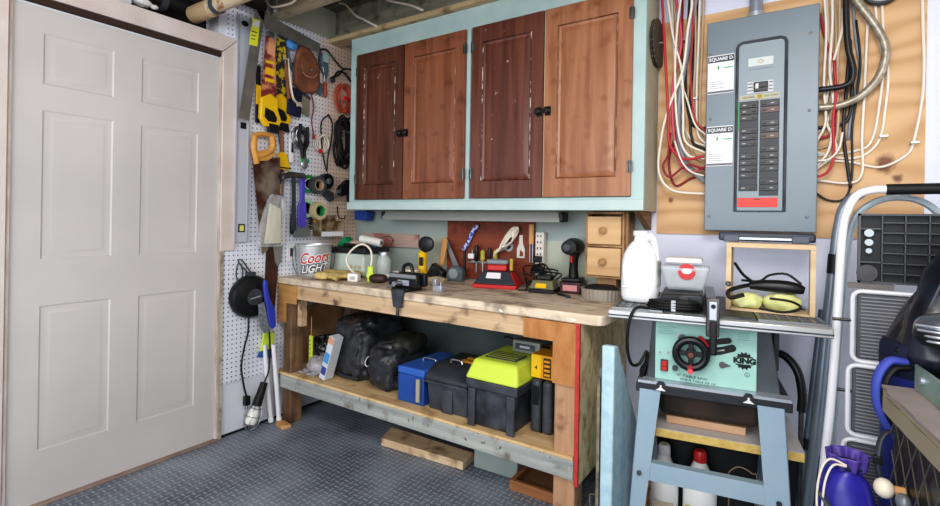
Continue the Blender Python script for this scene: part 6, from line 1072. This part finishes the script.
# purple pouch with drawstring
t = T('drawstring_bag', 'shiny violet blue drawstring bag with white cord at the foot of the ladder', 'bag', (.108, 1.655, .001)); pv = mat('bag_violet', '#4038b4', .35, c2='#2c2a8c', scale=7, bump=.35)
B().ell((.0, 0, .28), (.070, .07, .28), seg=36, rings=26, e=.75, wr=.012, ws=11, seed=6, cut=-.279).build('bag_body', pv, t, smooth=180)
def neck(u, v):
    a = u*2*PI; r = .034+.012*v+.008*math.sin(a*9)*(1-abs(v-.3)); return (r*math.cos(a)+.005, r*math.sin(a), .550+.040*v)
B().sheet(neck, 54, 6).build('gathered_neck', mat('violet_neck', '#5b4a9e', .5), t, smooth=180, solid=.002); B().ell((.005, 0, .56), (.040, .040, .01)).build('dark_opening', M_navy, t)
B().tube([(.0, -.050, .575), (-.035, -.058, .585), (-.055, -.07, .55), (-.062, -.078, .48), (-.055, -.082, .40)], .0028, 6).tube([(.0, -.050, .572), (-.028, -.062, .572), (-.045, -.076, .53), (-.050, -.082, .46), (-.046, -.084, .40)], .0028, 6).build('drawstring', CB['cwhite'], t)
B().tube([(-.055, -.072, .50), (-.02, -.088, .44), (.01, -.092, .34), (.02, -.09, .2)], .010, 8, flat=.5).build('side_strap', M_char, t)
t = T('carry_strap', 'black curved strap hanging beside the blue golf bag above the violet bag', 'strap', (.205, 1.655, .64)); B().tube([(.02, -.0, .05), (-.02, -.01, .02), (-.032, -.02, -.03), (-.03, -.02, -.075), (-.01, -.01, -.11)], .010, 8, flat=.5).build('strap', M_char, t); B().box(-.042, -.024, -.034, -.016, -.05, -.03).build('buckle', M_black, t, bevel=.002)

# ================================================================== LIGHT AND CAMERA
w = bpy.data.worlds.new('world'); scene.world = w; w.use_nodes = True
w.node_tree.nodes['Background'].inputs[0].default_value = (.985, .985, 1.0, 1); w.node_tree.nodes['Background'].inputs[1].default_value = 1.55
def area(name, loc, target, size, power, color=(1, 1, 1), sy=None):
    l = bpy.data.lights.new(name, 'AREA'); l.energy = power; l.size = size; l.color = color
    if sy: l.shape = 'RECTANGLE'; l.size_y = sy
    o = bpy.data.objects.new(name, l); col.objects.link(o); o.location = loc
    o.rotation_euler = (Vector(target)-Vector(loc)).to_track_quat('-Z', 'Y').to_euler(); return o
area('room_light', (.1, .3, 2.28), (-1.0, 2.2, .9), .7, 30, (1, .97, .93))
area('rear_fill_light', (-.6, -1.6, 1.7), (-1.3, 2.2, .9), 2.2, 50, (.93, .97, 1), 1.4)  # added soft cool fill from behind the camera, not a known window
cam = bpy.data.cameras.new('camera'); co = bpy.data.objects.new('camera', cam); col.objects.link(co); scene.camera = co
cam.sensor_width = 36; cam.lens = 36*496/940; cam.clip_start = .02
cam.shift_y = (220.5-253)/940
yaw = math.atan(330/496)
F = Vector((-math.sin(yaw), math.cos(yaw), 0)); R0 = Vector((math.cos(yaw), math.sin(yaw), 0)); ro = .0167
R = R0*math.cos(ro)+Vector((0, 0, 1))*math.sin(ro); U = -R0*math.sin(ro)+Vector((0, 0, 1))*math.cos(ro)
mm = Matrix((R, U, -F)).transposed().to_4x4(); mm.translation = (0, 0, 1.19); co.matrix_world = mm
scene.view_settings.view_transform = 'Standard'; scene.view_settings.look = 'Medium High Contrast'; scene.view_settings.exposure = 0
